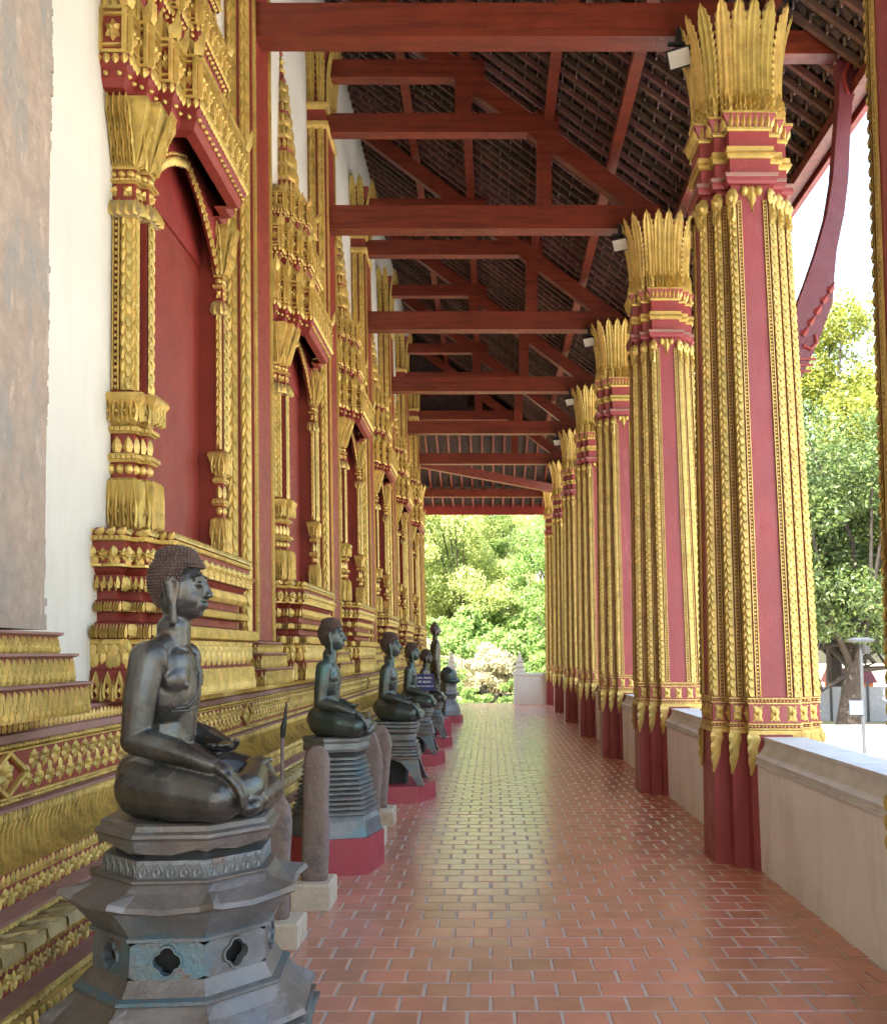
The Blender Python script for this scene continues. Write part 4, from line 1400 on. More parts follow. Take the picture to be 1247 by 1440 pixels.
    chain(b, [(.22, .25, .070), (.30, .08, .062), (.305, -.09, .052)], [.068, .055, .040])
    ellip(b, (.30, -.165, .045), (.040, .07, .030))
    # robe: shawl edge, hem under the breast, ankle hems, back flap
    b.V = [head_scale(np.concatenate(b.V))]
    return remesh(b, 'bronze_body', .0058, 'bronze', .45, 2)

def hair_mesh(mt):
    b = MB()
    v0 = MB(); ellip(v0, (-.012, 0, .808), (.104, .091, .112))
    h = MB()
    ellip(h, (-.016, 0, .815), (.104, .092, .108)); ellip(h, (-.020, 0, .895), (.074, .066, .034))
    capsule(h, (-.055, 0, .82), (-.050, 0, .755), .068, .056)
    # rows of snail curls
    for i in range(24):
        ph = -.75 + i * .098
        z = .815 + .108 * math.sin(ph); rr = math.cos(ph)
        nk = max(6, int(56 * rr))
        for k in range(nk):
            th = 2 * pi * (k + .5 * (i % 2)) / nk
            x, y_ = -.016 + .104 * rr * math.cos(th), .092 * rr * math.sin(th)
            if x > .045 and z < .855 or (x > -.045 and z < .80):
                continue
            h.tpl(T_dome, (x, y_, z - .008 * math.cos(ph)), (-math.sin(th), math.cos(th), 0), (0, 0, 1), (math.cos(th) * rr, math.sin(th) * rr, math.sin(ph)), .0108, .0108, .0065)
    for i in range(7):
        ph = .05 + i * .2
        nk = max(4, int(34 * math.cos(ph)))
        for k in range(nk):
            th = 2 * pi * (k + .5 * (i % 2)) / nk
            h.tpl(T_dome, (-.020 + .074 * math.cos(ph) * math.cos(th), .066 * math.cos(ph) * math.sin(th), .890 + .034 * math.sin(ph)), (-math.sin(th), math.cos(th), 0), Zv, (math.cos(th) * math.cos(ph), math.sin(th) * math.cos(ph), math.sin(ph)), .0108, .0108, .0065)
    # clip the face free
    V = np.concatenate(h.V)
    ok = ~((V[:, 0] > .035) & (V[:, 2] < .842 + .05 * np.abs(V[:, 1])) | (V[:, 0] > -.03) & (V[:, 2] < .775))
    F = [q for q in h.F if all(ok[i] for i in q)]
    V = V.copy(); V[:, 2] = np.where(V[:, 2] > .80, .80 + (V[:, 2] - .80) * 1.10, V[:, 2]); V[:, 0] = -.02 + (V[:, 0] + .02) * 1.04; V[:, 1] *= 1.03
    h.V = [head_scale(V)]; h.F = F; h.I = [0] * len(F)
    me = h.mesh('hair', [mt])
    return me
body_me = seated_body()
body_green = body_me.copy(); body_green.materials.clear(); body_green.materials.append(M['bronze_green'])
hair_me = hair_mesh('hair')
from mathutils.bvhtree import BVHTree
def robe_mesh():
    me = body_me
    bvh = BVHTree.FromPolygons([v.co[:] for v in me.vertices], [p.vertices[:] for p in me.polygons])
    mb = MB()
    def front(y_, z):
        h = bvh.ray_cast(Vector((1, y_, z)), Vector((-1, 0, 0)))
        return h[0] if h[0] else Vector((0, y_, z))
    def path(pts, r, n=26):
        pts = np.array(pts)
        t = np.linspace(0, len(pts) - 1, n)
        yy_ = np.interp(t, range(len(pts)), pts[:, 0]); zz_ = np.interp(t, range(len(pts)), pts[:, 1])
        P_ = [front(a_, b_) for a_, b_ in zip(yy_, zz_)]
        P_ = [P_[0]] + [(P_[i - 1] + P_[i] * 2 + P_[i + 1]) / 4 for i in range(1, n - 1)] + [P_[-1]]
        mb.tube(P_, r, 6)
    path([(.115, .575), (.085, .52), (.04, .45), (-.01, .395), (-.06, .365), (-.105, .36)], .0055)
    path([(-.115, .352), (-.05, .350), (.02, .352), (.08, .358)], .004)
    path([(.06, .545), (.062, .44), (.058, .34), (.055, .25)], .007)
    path([(.105, .545), (.10, .44), (.09, .34), (.085, .25)], .006)
    return mb.mesh('robe_edge', ['bronze'], True)
robe_me = robe_mesh()
robe_green = robe_me.copy(); robe_green.materials.clear(); robe_green.materials.append(M['bronze_green'])

def buddha(label, loc, k, rz_=0, green=False, kz=1.0):
    t = thing('buddha_statue', label, 'statue', loc, rz_, 'bronze Buddha statues along the temple wall', (k, k, k * kz))
    obj('bronze_body', body_green if green else body_me, t)
    obj('hair', hair_me, t)
    obj('robe_edge', robe_green if green else robe_me, t)
    return t

# ---- plinth of the nearest statue: six-sided openwork tiers
def hexring(r, z, lift=0.0, rot=0.0, flare=0.0, n=6):
    pts = []
    for k in range(n):
        a0 = rot + 2 * pi * k / n; a1 = rot + 2 * pi * (k + 1) / n
        p0 = np.array([math.cos(a0), math.sin(a0)]) * r; p1 = np.array([math.cos(a1), math.sin(a1)]) * r
        for t in (0, .12, .5, .88):
            p = p0 * (1 - t) + p1 * t
            l = lift if t == 0 else (lift * .35 if t in (.12, .88) else 0)
            e = 1 + (flare if t == 0 else 0)
            pts.append((p[0] * e, p[1] * e, z + l))
    return pts
def tier(mb, prof, rot, m=0, n=6, **kw):
    mb.loft([hexring(r, z, l, rot, fl, n) for r, z, l, fl in prof], m, **kw)

S1 = (-1.02, 3.28)
ROT = math.atan2(-S1[1], -S1[0]) + R(10)     # one edge towards the walkway
p1 = thing('openwork_plinth', 'tall eight-sided bronze plinth with quatrefoil openings under the largest statue', 'plinth', (S1[0], S1[1], 0))
def zmap(v):
    v = v.copy()
    v[:, 2] = np.interp(v[:, 2], [0, .10, .31, .435, .475, .585, .61, .70, .795, .876, .905, 1.012], [0, .14, .37, .50, .545, .655, .675, .752, .83, .90, .925, 1.012])
    return v
def hexpart(name, mt, prof, rot=ROT, par=p1):
    mb = MB(); tier(mb, prof, rot, n=8); mb.deform(zmap)
    return mb.build(name, mt, par)
hexpart('foot', 'patina_brown', [(.50, 0, 0, 0), (.50, .05, 0, 0), (.47, .09, 0, 0), (.45, .10, 0, 0)])
def lattice(z0, z1, r0, r1, name, holes, hole_r, mt):
    """ring of six walls each pierced by quatrefoils"""
    mb = MB()
    for k in range(8):
        a0, a1 = ROT + pi / 4 * k, ROT + pi / 4 * (k + 1)
        def P3(u, z):
            t = (z - z0) / (z1 - z0); r = r0 + (r1 - r0) * t
            q0 = np.array([math.cos(a0), math.sin(a0)]) * r; q1 = np.array([math.cos(a1), math.sin(a1)]) * r
            p = q0 * (1 - u) + q1 * u
            return np.array([p[0], p[1], z])
        am = (a0 + a1) / 2
        nr = np.array([math.cos(am), math.sin(am), 0])
        for h in range(holes):
            u0, u1 = h / holes, (h + 1) / holes
            L = (r0 + r1) / 2 * .765
            n = 32
            outer = []; inner = []; back = []
            for i in range(n):
                th = 2 * pi * (i + .5) / n
                c, s_ = math.cos(th), math.sin(th)
                k_ = 1 / max(abs(c), abs(s_))
                uu = (u0 + u1) / 2 + c * k_ * (u1 - u0) / 2; zz = (z0 + z1) / 2 + s_ * k_ * (z1 - z0) / 2
                outer.append(P3(uu, zz))
                q = hole_r * (.66 + .34 * abs(math.cos(2 * th)) ** .6)
                pi_ = P3((u0 + u1) / 2 + c * q / L, (z0 + z1) / 2 + s_ * q)
                inner.append(pi_); back.append(pi_ - nr * .025)
            f = []
            for i in range(n):
                j = (i + 1) % n
                f.append((i, j, n + j, n + i)); f.append((n + i, n + j, 2 * n + j, 2 * n + i))
            mb.add(outer + inner + back, f)
            # raised rim
            rim = []
            for q_, w_ in ((1.0, .0), (1.0, .008), (1.16, .008), (1.22, 0)):
                for i in range(n):
                    th = 2 * pi * (i + .5) / n
                    q = hole_r * (.66 + .34 * abs(math.cos(2 * th)) ** .6) * q_
                    rim.append(P3((u0 + u1) / 2 + math.cos(th) * q / L, (z0 + z1) / 2 + math.sin(th) * q) + nr * (w_ + .0005))
            f = [(a * n + i, a * n + (i + 1) % n, (a + 1) * n + (i + 1) % n, (a + 1) * n + i) for a in range(3) for i in range(n)]
            mb.add(rim, f)
    mb.deform(zmap)
    o = mb.build(name, mt, p1)
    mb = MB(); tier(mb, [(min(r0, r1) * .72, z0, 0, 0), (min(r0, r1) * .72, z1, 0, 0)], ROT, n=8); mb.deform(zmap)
    mb.build('shade_core', 'painted_shade', p1)  # solid dark core painted as the shaded inside behind the openings
    return o
lattice(.10, .255, .450, .425, 'pierced_wall', 1, .045, 'patina')
hexpart('moulded_ledge', 'patina', [(.43, .255, 0, 0), (.455, .262, .012, .02), (.455, .275, .012, .02), (.43, .285, .0, 0), (.44, .292, .01, .02), (.44, .302, .01, .02), (.41, .31, 0, 0)])
hexpart('sloping_skirt', 'patina_brown', [(.41, .31, 0, 0), (.435, .318, .018, .035), (.425, .332, .02, .04), (.375, .375, .012, .01), (.345, .415, 0, 0)])
hexpart('moulded_ledge', 'patina', [(.345, .415, 0, 0), (.352, .42, 0, 0), (.352, .43, 0, 0), (.325, .435, 0, 0)])
hexpart('waist_cove', 'patina_brown', [(.325, .435, 0, 0), (.31, .455, 0, 0), (.297, .475, 0, 0)])
lattice(.475, .585, .297, .293, 'pierced_wall', 1, .042, 'patina')
hexpart('moulded_ledge', 'patina', [(.293, .585, 0, 0), (.31, .592, 0, 0), (.31, .605, 0, 0), (.30, .61, 0, 0)])
hexpart('flared_band', 'patina', [(.30, .61, 0, 0), (.325, .65, .0, .01), (.35, .685, .006, .03), (.36, .70, .012, .05)])
hexpart('sloping_skirt', 'patina_brown', [(.36, .70, .012, .05), (.385, .708, .03, .07), (.375, .725, .032, .075), (.32, .765, .01, .01), (.292, .795, 0, 0)])
hexpart('moulded_ledge', 'patina_brown', [(.292, .795, 0, 0), (.298, .80, 0, 0), (.298, .808, 0, 0), (.275, .812, 0, 0)])
lr = hexpart('lotus_ring', 'patina', [(.272, .812, 0, 0), (.276, .86, 0, 0), (.274, .875, 0, 0), (.24, .876, 0, 0)])
mb = MB()
for k in range(8):
    a0, a1 = ROT + pi / 4 * k, ROT + pi / 4 * (k + 1)
    q0 = np.array([math.cos(a0), math.sin(a0)]) * .272; q1 = np.array([math.cos(a1), math.sin(a1)]) * .272
    am = (a0 + a1) / 2
    W = (math.cos(am), math.sin(am), 0); U = (-math.sin(am), math.cos(am), 0)
    for j in range(5):
        p = q0 + (q1 - q0) * (j + .5) / 5
        mb.tpl(T_leafc, (p[0], p[1], .813), U, Zv, W, .040, .060, .006)
mb.deform(zmap).build('lotus_petals', 'patina', lr)
hexpart('painted_shadow_gap', 'painted_shade', [(.235, .874, 0, 0), (.235, .905, 0, 0)])  # black core painted as the shade under the seat slab
# seat slab with ragged broken lower edge
mb = MB()
rr = [hexring(.288, .905, 0, ROT, 0, 8), hexring(.292, .925, 0, ROT, 0, 8), hexring(.296, .950, 0, ROT, 0, 8), hexring(.305, .962, 0, ROT, 0, 8), hexring(.303, .975, 0, ROT, 0, 8), hexring(.288, .985, 0, ROT, 0, 8), hexring(.285, 1.005, 0, ROT, 0, 8), hexring(.27, 1.012, 0, ROT, 0, 8)]
rr[0] = [(x, y_, z + .004 + rng.normal(0, .012)) for x, y_, z in rr[0]]
mb.loft(rr)
mb.deform(zmap).build('seat_slab', 'patina_brown', p1)
buddha('largest dark bronze seated Buddha, on the plinth with quatrefoil openings', (S1[0] - .055, S1[1], 1.008), .985)

# ---- second statue: ribbed plinth on a red base
def plinth2(loc, label, k=1.0):
    t = thing('ribbed_plinth', label, 'plinth', (*loc, 0), 0, None, (k, k, k))
    rot = R(-90 - 12)
    def part(name, mt, prof):
        mb = MB(); tier(mb, prof, rot); return mb.build(name, mt, t)
    part('red_base', 'plinth_red', [(.365, 0, 0, 0), (.36, .25, 0, 0)])
    part('base_slab', 'patina', [(.345, .252, 0, 0), (.335, .30, 0, 0), (.325, .36, 0, 0), (.30, .40, 0, 0)])
    for i in range(12):
        z = .40 + i * .034
        r = .315 - .0085 * i + (.012 if i % 3 == 0 else 0)
        part('rib', 'patina', [(r - .03, z, 0, 0), (r, z + .008, 0, 0), (r, z + .022, 0, 0), (r - .03, z + .034, 0, 0)])
    part('painted_shadow_gap', 'painted_shade', [(.21, .808, 0, 0), (.21, .84, 0, 0)])  # black body in place of the shade below the seat
    part('seat_slab', 'patina', [(.24, .84, 0, 0), (.245, .86, 0, 0), (.24, .90, 0, 0), (.25, .915, 0, 0), (.25, .935, 0, 0), (.235, .945, 0, 0)])
    return t
plinth2((-1.13, 7.02), 'ribbed six-sided bronze plinth on a crimson base beside the tall stone post')
buddha('seated green bronze Buddha on the ribbed plinth behind the tall stone post', (-1.17, 7.02, .945), .93, R(2), True)

# ---- third: stepped plinth with an arched opening on a red base
def plinth3(loc, label, k=1.0, arch=True, par_rot=0):
    t = thing('stepped_plinth', label, 'plinth', (*loc, 0), 0, None, (k, k, k))
    mb = MB(); tier(mb, [(.44, 0, 0, 0), (.43, .17, 0, 0)], R(-90 - 20)); mb.build('red_base', 'plinth_red', t)
    def sq(hw, z, ch=.06):
        return [(hw, -hw + ch, z), (hw, hw - ch, z), (hw - ch, hw, z), (-hw + ch, hw, z), (-hw, hw - ch, z), (-hw, -hw + ch, z), (-hw + ch, -hw, z), (hw - ch, -hw, z)]
    # four splayed feet leave an arched opening on each side
    for sx in (-1, 1):
        for sy in (-1, 1):
            mb = MB()
            rr = []
            for z, a, wd in ((.172, .335, .07), (.24, .30, .08), (.32, .275, .11), (.40, .255, .17), (.43, .25, .249)):
                rr.append([(sx * a, sy * a, z), (sx * (a - wd), sy * a, z), (sx * (a - wd), sy * (a - wd), z), (sx * a, sy * (a - wd), z)])
            if sx * sy < 0:
                rr = [list(reversed(q)) for q in rr]
            mb.loft([list(q) for q in rr]); mb.build('foot', 'patina', t)
    mb = MB(); mb.loft([sq(.13, .172, .02), sq(.13, .43, .02)]); mb.build('shade_core', 'painted_shade', t)  # solid dark block painted as the shade between the feet
    z = .43
    for i, (hw, h) in enumerate(((.275, .035), (.265, .035), (.255, .03), (.25, .03), (.235, .05), (.215, .09), (.24, .05), (.25, .04), (.235, .03))):
        mb = MB(); mb.loft([sq(hw - .012, z), sq(hw, z + h * .2), sq(hw, z + h * .85), sq(hw - .015, z + h)])
        mb.build('step', 'patina' if i % 3 else 'patina_brown', t)
        z += h + .0005
    t['top'] = z
    return t
pl3 = plinth3((-1.02, 10.25), 'stepped bronze plinth with arched foot opening on a crimson base')
buddha('green bronze seated Buddha on the plinth with the arched foot opening', (-1.07, 10.25, pl3['top'] + .0), 1.02, R(2), True)
pl4 = plinth3((-1.05, 13.4), 'stepped bronze plinth behind the one with the arched foot opening', .95)
buddha('seated bronze Buddha just behind the green Buddha', (-1.10, 13.4, pl4['top'] * .95), .98, R(2), True)
pl5 = plinth3((-1.02, 15.9), 'dark stepped plinth beside the blue sign', .88)
buddha('dark bronze seated Buddha beside the blue sign', (-1.07, 15.9, pl5['top'] * .88), .95, 0, False)

# ---- standing Buddha
def standing():
    b = MB()
    chain(b, [(0, -.07, .06), (0, -.075, .45), (0, -.07, .82)], [.055, .062, .085])
    chain(b, [(0, .07, .06), (0, .075, .45), (0, .07, .82)], [.055, .062, .085])
    ellip(b, (.06, -.075, .03), (.09, .04, .03)); ellip(b, (.06, .075, .03), (.09, .04, .03))
    # robe
    rr = []
    for z, ax, ay in ((.12, .085, .17), (.4, .085, .155), (.7, .095, .15), (.88, .10, .14), (1.02, .09, .115), (1.2, .10, .14), (1.32, .085, .16), (1.37, .06, .11)):
        rr.append([(ax * math.cos(2 * pi * k / 20), ay * math.sin(2 * pi * k / 20), z) for k in range(20)])
    b.loft(rr)
    for s in (-1, 1):
        chain(b, [(0, s * .165, 1.31), (-.01, s * .195, 1.05), (.02, s * .185, .78)], [.055, .046, .034])
        ellip(b, (.03, s * .185, .71), (.018, .03, .05))
        for j in range(4):
            capsule(b, (.015 + .012 * j, s * .185, .67), (.02 + .012 * j, s * .185, .60 + .006 * abs(j - 1.5)), .010, .008)
        capsule(b, (.05, s * .185, .71), (.065, s * .18, .65), .011, .008)
        chain(b, [(-.015, s * .075, 1.60), (-.01, s * .078, 1.54), (0, s * .07, 1.47)], [.014, .012, .012])
    capsule(b, (-.01, 0, 1.34), (0, 0, 1.47), .05, .045)
    ellip(b, (.005, 0, 1.55), (.08, .068, .105)); ellip(b, (.035, 0, 1.50), (.05, .05, .05))
    chain(b, [(.08, 0, 1.58), (.10, 0, 1.535)], [.009, .013])
    chain(b, [(.08, -.02, 1.508), (.09, 0, 1.511), (.08, .02, 1.508)], [.006, .009, .006])
    for s in (-1, 1):
        chain(b, [(.078, s * .01, 1.585), (.068, s * .05, 1.582)], [.008, .005])
    return remesh(b, 'standing_body', .009, 'bronze', .5, 2)
t = thing('standing_buddha', 'slender standing bronze figure on a tall crimson base', 'statue', (-1.0, 17.1, 0), R(8))
obj('standing_body', standing(), t).location = (0, 0, .39)
mb = MB(); ellip(mb, (-.015, 0, 1.58), (.084, .076, .092)); ellip(mb, (-.01, 0, 1.665), (.042, .042, .04))
V_ = np.concatenate(mb.V); ok_ = ~((V_[:, 0] > .03) & (V_[:, 2] < 1.62)); mb.F = [q for q in mb.F if all(ok_[i] for i in q)]; mb.I = [0] * len(mb.F); mb.V = [V_]
mb.build('hair', 'hair', t, True).location = (0, 0, .39)
mb = MB(); tier(mb, [(.30, 0, 0, 0), (.29, .38, 0, 0)], R(-75)); mb.build('red_base', 'plinth_red', t)
mb = MB(); tier(mb, [(.24, .38, 0, 0), (.20, .40, 0, 0)], R(-75)); mb.build('foot_slab', 'patina', t)

# ---- small rounded image on a stepped pedestal at the end
t = thing('rounded_bronze_image', 'dark rounded bronze image on a waisted pedestal, last of the statue row', 'statue', (-.95, 21.2, 0))
mb = MB(); tier(mb, [(.36, 0, 0, 0), (.35, .16, 0, 0)], R(-100)); mb.build('red_base', 'plinth_red', t)
for z0, pr in ((.16, [(.30, 0), (.29, .10), (.25, .22), (.20, .30)]), (.462, [(.19, 0), (.17, .05), (.20, .12), (.27, .17), (.26, .20)]), (.664, [(.20, 0), (.19, .12), (.21, .2), (.20, .22)])):
    mb = MB(); tier(mb, [(r, z0 + z, 0, 0) for r, z in pr], R(-100)); mb.build('pedestal_tier', 'patina', t)
b = MB(); ellip(b, (0, 0, 1.02), (.20, .23, .19)); ellip(b, (.05, 0, .92), (.22, .26, .09)); ellip(b, (-.02, 0, 1.13), (.13, .16, .10))
obj('rounded_body', remesh(b, 'rounded_body', .012, 'bronze_green', 1, 2), t)

# ================================================================== STONE SLABS ON BLOCKS
def slab(label, loc, outline, th, block, tilt=0, rz_=0):
    """outline: list of (z, half width); block: (w, d, h)"""
    t = thing('boundary_stone', label, 'stone slab', (*loc, 0), rz_, 'old boundary stones between the statues')
    bw, bd, bh = block
    mb = MB()
    mb.loft([[(-bw, -bd, z), (bw, -bd, z), (bw, bd, z), (-bw, bd, z)] if e == 0 else [(-bw + e, -bd + e, z), (bw - e, -bd + e, z), (bw - e, bd - e, z), (-bw + e, bd - e, z)] for z, e in ((0, 0), (bh - .012, 0), (bh, .012))])
    mb.build('block', 'cream_block', t)
    mb = MB()
    rings = []
    zs = np.linspace(0, 1, 22)
    zz = [o_[0] for o_ in outline]; ww = [o_[1] for o_ in outline]
    H = zz[-1]
    n = 18
    for q in zs:
        z = H * q
        hw = np.interp(z, zz, ww)
        tt = th * (1 if q < .9 else max(.35, (1 - q) / .1))
        tt = min(tt, hw + .01)
        ring = []
        for k in range(n):
            a = 2 * pi * k / n
            c, s_ = math.cos(a), math.sin(a)
            e = .55
            x = hw * abs(c) ** e * np.sign(c); y_ = tt * abs(s_) ** e * np.sign(s_)
            j = 1 + rng.normal(0, .018)
            ring.append((x * j + tilt * z, y_ * j, bh + z - .004))
        rings.append(ring)
    mb.loft(rings)
    mb.build('slab', 'sand', t, True)
    return t
slab('tall round-topped stone post beside the ribbed plinth', (-1.085, 5.98), [(0, .080), (.2, .083), (.5, .076), (.74, .078), (.79, .064), (.815, .028)], .065, (.115, .15, .155), 0)
slab('short waisted stone slab behind the openwork plinth', (-1.13, 5.22), [(0, .045), (.08, .05), (.22, .048), (.36, .062), (.50, .072), (.60, .064), (.655, .025)], .05, (.12, .13, .13), -.04)
slab('broad flame-shaped stone slab leaning by the ribbed plinth', (-.97, 7.78), [(0, .06), (.12, .075), (.30, .10), (.48, .125), (.62, .12), (.74, .09), (.83, .03)], .05, (.12, .13, .14), -.06)
slab('chipped pale stone slab next to the flame-shaped slab', (-1.02, 8.72), [(0, .08), (.2, .085), (.42, .10), (.58, .11), (.68, .08), (.74, .03)], .06, (.15, .16, .15), .02)
slab('small grey slab on a block below the blue sign', (-.95, 14.55), [(0, .06), (.3, .06), (.42, .03)], .05, (.14, .14, .14), 0)

# thin dark pole leaning at the wall base
t = thing('thin_pole', 'thin dark pole with a charred top standing by the short waisted slab', 'pole', (-1.28, 5.95, 0))
mb = MB(); mb.tube([(0, 0, 0), (-.01, 0, .5), (-.015, 0, 1.02)], [.014, .013, .012], 8); mb.build('shaft', 'post', t)
mb = MB(); mb.tube([(-.015, 0, 1.02), (-.01, 0, 1.08), (0, 0, 1.15), (.005, 0, 1.24)], [.015, .02, .012, .005], 8); mb.build('charred_top', 'black', t)

# blue notice on a post
t = thing('notice_sign', 'small blue notice with three white lines on a grey wooden post', 'sign', (-.98, 14.2, 0))
mb = MB(); mb.box((-.05, -.05, 0), (.05, .05, 1.06)); mb.build('post', 'post', t)
mb = MB(); mb.box((-.125, -.066, .985), (.135, -.052, 1.225)); brd = mb.build('board', 'blue', t)
mb = MB()
for zr, xa, xb, h in ((1.155, -.11, .118, .030), (1.095, -.10, .085, .034), (1.035, -.11, .115, .026)):
    x = xa
    while x < xb:
        wd_ = rng.uniform(.008, .016)
        mb.box((x, -.0675, zr), (x + wd_ * .35, -.066, zr + h))
        mb.box((x, -.0676, zr + h * rng.choice([0, .4, .8])), (x + wd_, -.0661, zr + h * rng.choice([.15, .95])))
        x += wd_ + .005 + (.012 if rng.random() < .15 else 0)
mb.build('lettering', 'text', brd)

# ================================================================== GARDEN END: low walls with finials, steps
def endwall(x0, x1, fx, label):
    t = thing('stair_balustrade', label, 'balustrade', ((x0 + x1) / 2, 28.6, 0), 0, 'white balustrades with stepped finials')
    mb = MB(); mb.box((x0, 28.45, -.008), (x1, 28.75, .86)); rel(mb, t).build('wall', 'white', t)
    mb = MB(); mb.box((x0 - .02, 28.42, .862), (x1 + .02, 28.78, .93)); rel(mb, t).build('coping', 'white', t)
    z = .932
    for hw, h in ((.16, .10), (.13, .08), (.155, .05), (.10, .10), (.12, .04), (.07, .10), (.05, .08), (.025, .08)):
        mb = MB(); mb.loft([[(fx - a, 28.6 - a, zz), (fx + a, 28.6 - a, zz), (fx + a, 28.6 + a, zz), (fx - a, 28.6 + a, zz)] for a, zz in ((hw, z), (hw, z + h * .75), (hw * .82, z + h))])
        rel(mb, t).build('finial_tier', 'white', t)
        z += h + .0005
endwall(.69, 1.72, .87, 'white balustrade with stepped finial beside the last column')
endwall(-1.9, -1.02, -1.18, 'white balustrade with stepped finial behind the last statue')
st = thing('garden_steps', 'plastered steps going down to the garden between the balustrades', 'steps', (-.15, 29.2, 0))
for k in range(8):
    mb = MB(); mb.box((-1.0, 29.2 + k * .32, -1.52), (.68, 29.2 + (k + 1) * .32, -.17 - k * .17)); rel(mb, st).build('step', 'parapet', st)

# ================================================================== TREES AND GARDEN
def make_tree(name, label, seed, height, crown_r, crown_h, nleaf, leafmat, leaf=.22, trunk_r=.3, clumps=26, base=.35, flat=1.0):
    r = np.random.default_rng(seed)
    t = thing(name, label, 'tree' if trunk_r > .06 else 'bush')
    mb = MB()
    th = height * base
    lean = r.normal(0, .04, 2)
    pts = [(lean[0] * z, lean[1] * z, z) for z in np.linspace(0, th * 1.25, 5)]
    mb.tube(pts, [trunk_r * 1.35, trunk_r * 1.05, trunk_r * .9, trunk_r * .8, trunk_r * .6], 10)
    cs = []
    zc = height - crown_h / 2
    for i in range(clumps):
        while True:
            p = r.uniform(-1, 1, 3)
            if .15 < np.linalg.norm(p) < 1:
                break
        p = p * np.array([crown_r, crown_r, crown_h / 2]) * .86 + np.array([0, 0, zc])
        cs.append((p, crown_r * r.uniform(.13, .25)))
        if i < 28:
            s0 = np.array(pts[2 + i % 3])
            mid = (s0 + p) / 2 + np.array([0, 0, -.06 * height]) + r.normal(0, .03 * height, 3)
            mb.tube([s0, mid, p], [trunk_r * .38, trunk_r * .24, trunk_r * .07], 6)
    mb.build('trunk', 'bark', t)
    n = nleaf
    ci = r.integers(0, clumps, n)
    C = np.array([cs[i][0] for i in ci]); RR = np.array([cs[i][1] for i in ci])
    d = r.normal(0, 1, (n, 3)); d /= np.linalg.norm(d, axis=1)[:, None]
    rad = RR * r.uniform(.25, 1.0, n) ** .5
    ctr = C + d * rad[:, None] * np.array([1, 1, .7 * flat])
    a = r.normal(0, 1, (n, 3)); a /= np.linalg.norm(a, axis=1)[:, None]
    up = d * .6 + r.normal(0, .6, (n, 3)) + np.array([0, 0, .4])
    b = np.cross(a, up); b /= np.linalg.norm(b, axis=1)[:, None]
    sz = leaf * r.uniform(.55, 1.3, n)[:, None]
    v = np.stack([ctr - a * sz, ctr - b * sz * .45, ctr + a * sz, ctr + b * sz * .45], 1).reshape(-1, 3)
    me = bpy.data.meshes.new('crown')
    me.vertices.add(n * 4); me.vertices.foreach_set('co', v.ravel())
    me.loops.add(n * 4); me.loops.foreach_set('vertex_index', np.arange(n * 4))
    me.polygons.add(n); me.polygons.foreach_set('loop_start', np.arange(0, n * 4, 4)); me.polygons.foreach_set('loop_total', np.full(n, 4))
    me.materials.append(M[leafmat]); me.update(calc_edges=True)
    obj('crown', me, t)
    return t
# courtyard trees on the right
big = make_tree('shade_tree', 'thick-trunked shade tree with dark hanging foliage beside the lamp post', 3, 13.5, 6.2, 11.0, 70000, 'leaf_m', .105, .36, 120, .28)
big.location = (13.8, 37, -1.5)
yel = make_tree('tall_tree', 'tall yellow-green tree rising behind the thick-trunked shade tree', 5, 22.0, 7.0, 19, 70000, 'leaf_y', .12, .4, 130, .2)
yel.location = (17.0, 47, -1.5)
dk = make_tree('dense_tree', 'dense dark green tree behind the courtyard fence', 9, 14, 5.0, 12, 50000, 'leaf_d', .115, .3, 100, .2)
dk.location = (19.5, 43, -1.5)
dup(yel, (22.5, 60, -1.5), 2.0, 'yellow-green tree growing behind the orange kiosk', (.85, .85, .85))
# garden end trees
gl = make_tree('garden_tree', 'bright green leafy tree next to the last parapet column', 12, 10.5, 4.2, 9.6, 60000, 'leaf_g', .085, .22, 110, .2)
gl.location = (4.6, 46, -.9)
yl = make_tree('garden_tree', 'yellowish tree above the middle of the garden steps', 14, 13, 5.4, 11.5, 60000, 'leaf_gy', .10, .25, 120, .22)
yl.location = (-1.5, 56, -.5)
dup(yl, (-7.5, 54, -.5), 1.3, 'yellowish tree behind the gilded corner column', (.95, .95, 1.0))
dup(gl, (2.8, 62, 0), 2.2, 'tall green tree at the back of the garden', (1.25, 1.25, 1.35))
dup(gl, (-4.6, 64, 0), .7, 'green tree farthest back in the garden, seen over the statue row', (1.4, 1.4, 1.4))
bu = make_tree('garden_bush', 'low green bush beside the garden steps', 21, 2.2, 1.5, 2.1, 9000, 'leaf_g', .07, .05, 45, .1)
bu.location = (1.6, 37.5, -1.25)
dr = make_tree('dry_bush', 'straw-coloured dry bush in the middle of the garden slope', 23, 3.0, 2.0, 2.9, 12000, 'leaf_dry', .075, .05, 50, .1)
dr.location = (-.4, 42, -1.0)
for (x, y_, s_, lb) in ((-3.0, 44, 1.1, 'dry straw bush behind the white finial of the last statue'), (2.2, 47, 1.2, 'dry straw bush under the bright green tree')):
    dup(dr, (x, y_, -1.0), x, lb, (s_, s_, s_))
for (x, y_, s_, lb) in ((-.9, 36.5, .75, 'small green bush at the foot of the garden steps'), (3.2, 40, 1.4, 'large green bush below the bright green tree'), (-2.9, 40, 1.3, 'green bush behind the last statue'), (.5, 49, 1.5, 'green bush high on the garden slope'), (-.6, 46.5, 1.9, 'large green bush between the dry straw bushes'), (1.9, 43.5, 1.7, 'green bush beside the straw bush on the slope'), (-2.4, 51, 2.3, 'tall green bush under the yellowish tree behind the white finial'), (1.0, 54, 2.6, 'tallest green bush hiding the trunk of the yellowish tree')):
    dup(bu, (x, y_, -1.3 + .03 * (y_ - 31)), x * 2, lb, (s_, s_, s_))

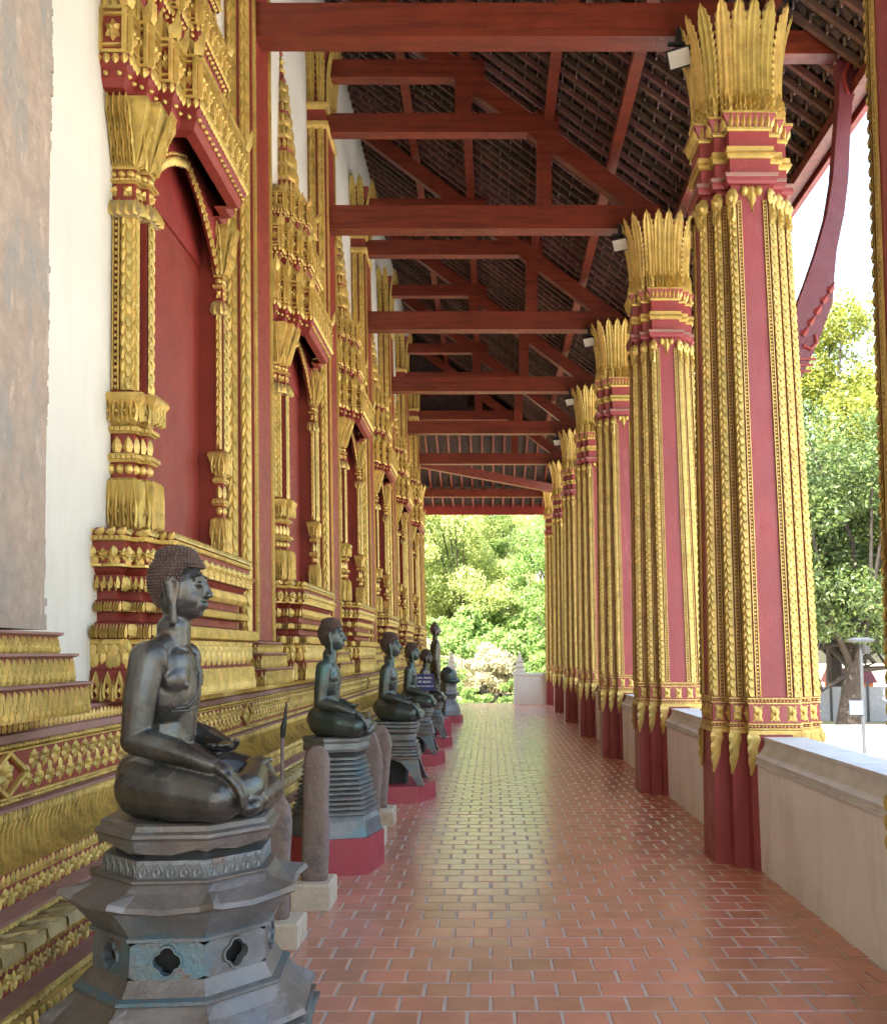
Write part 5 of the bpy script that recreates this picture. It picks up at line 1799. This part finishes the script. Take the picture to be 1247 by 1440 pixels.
# courtyard fence, lamp, house
t = thing('courtyard_fence', 'grey panel fence with dark posts behind the shade tree', 'fence', (16, 41.5, -1.5))
for i in range(8):
    x = -6 + i * 1.6
    mb = MB(); mb.box((x + .06, -.03, .05), (x + 1.54, .03, 1.55)); mb.build('panel', 'fence', t)
    mb = MB(); mb.box((x - .05, -.05, 0), (x + .05, .05, 1.75)); mb.build('post', 'black', t)
t = thing('orange_kiosk', 'small orange kiosk behind the courtyard fence', 'kiosk', (18.4, 49, -1.5), 0, None, (.32, .4, .52))
mb = MB(); mb.box((-3, -2, 0), (3, 2, 2.9)); mb.build('wall', 'orange', t)
mb = MB(); mb.add([(-3.5, -2.5, 2.9), (3.5, -2.5, 2.9), (3.5, 2.5, 2.9), (-3.5, 2.5, 2.9), (-3.5, 0, 4.3), (3.5, 0, 4.3)], [(0, 1, 5, 4), (2, 3, 4, 5), (0, 4, 3), (1, 2, 5), (3, 2, 1, 0)]); mb.build('roof', 'red_dark', t)
for x in (-1.9, 1.2):
    mb = MB(); mb.box((x, -2.04, .9), (x + .9, -1.99, 2.1)); wn = mb.build('window', 'black', t)
    mb = MB(); mb.box((x - .06, -2.07, .82), (x + .96, -2.03, .9)); mb.build('sill', 'white', wn)
mb = MB(); mb.box((-.4, -2.04, 0.01), (.5, -1.99, 2.1)); mb.build('door', 'bark', t)
t = thing('courtyard_lamp', 'slim solar lamp post with flat head beyond the parapet', 'lamp post', (9.55, 24.5, -1.49))
mb = MB(); mb.tube([(0, 0, 0), (0, 0, 3.25)], [.05, .04], 10); mb.build('pole', 'steel', t)
mb = MB(); mb.loft([[(-.26, -.16, 3.30), (.26, -.16, 3.30), (.26, .16, 3.30), (-.26, .16, 3.30)], [(-.30, -.2, 3.36), (.30, -.2, 3.36), (.30, .2, 3.36), (-.30, .2, 3.36)], [(-.16, -.12, 3.42), (.16, -.12, 3.42), (.16, .12, 3.42), (-.16, .12, 3.42)]]); mb.build('lamp_head', 'steel', t)
mb = MB(); mb.tube([(.1, -.05, 3.0), (.1, -.05, 3.22)], [.10, .11], 10); mb.build('light_unit', 'black', t)
mb = MB(); mb.box((-.36, -.07, 1.45), (-.02, -.05, 1.8)); mb.build('sign_plate', 'panel_blue', t)
t = thing('low_white_wall', 'low whitewashed wall across the courtyard beyond the lamp post', 'wall', (16, 33, -1.49))
mb = MB(); mb.box((-6, -.1, 0), (8, .1, .45)); mb.build('wall', 'white', t)
mb = MB(); mb.box((-6.05, -.14, .452), (8.05, .14, .52)); mb.build('coping', 'parapet', t)
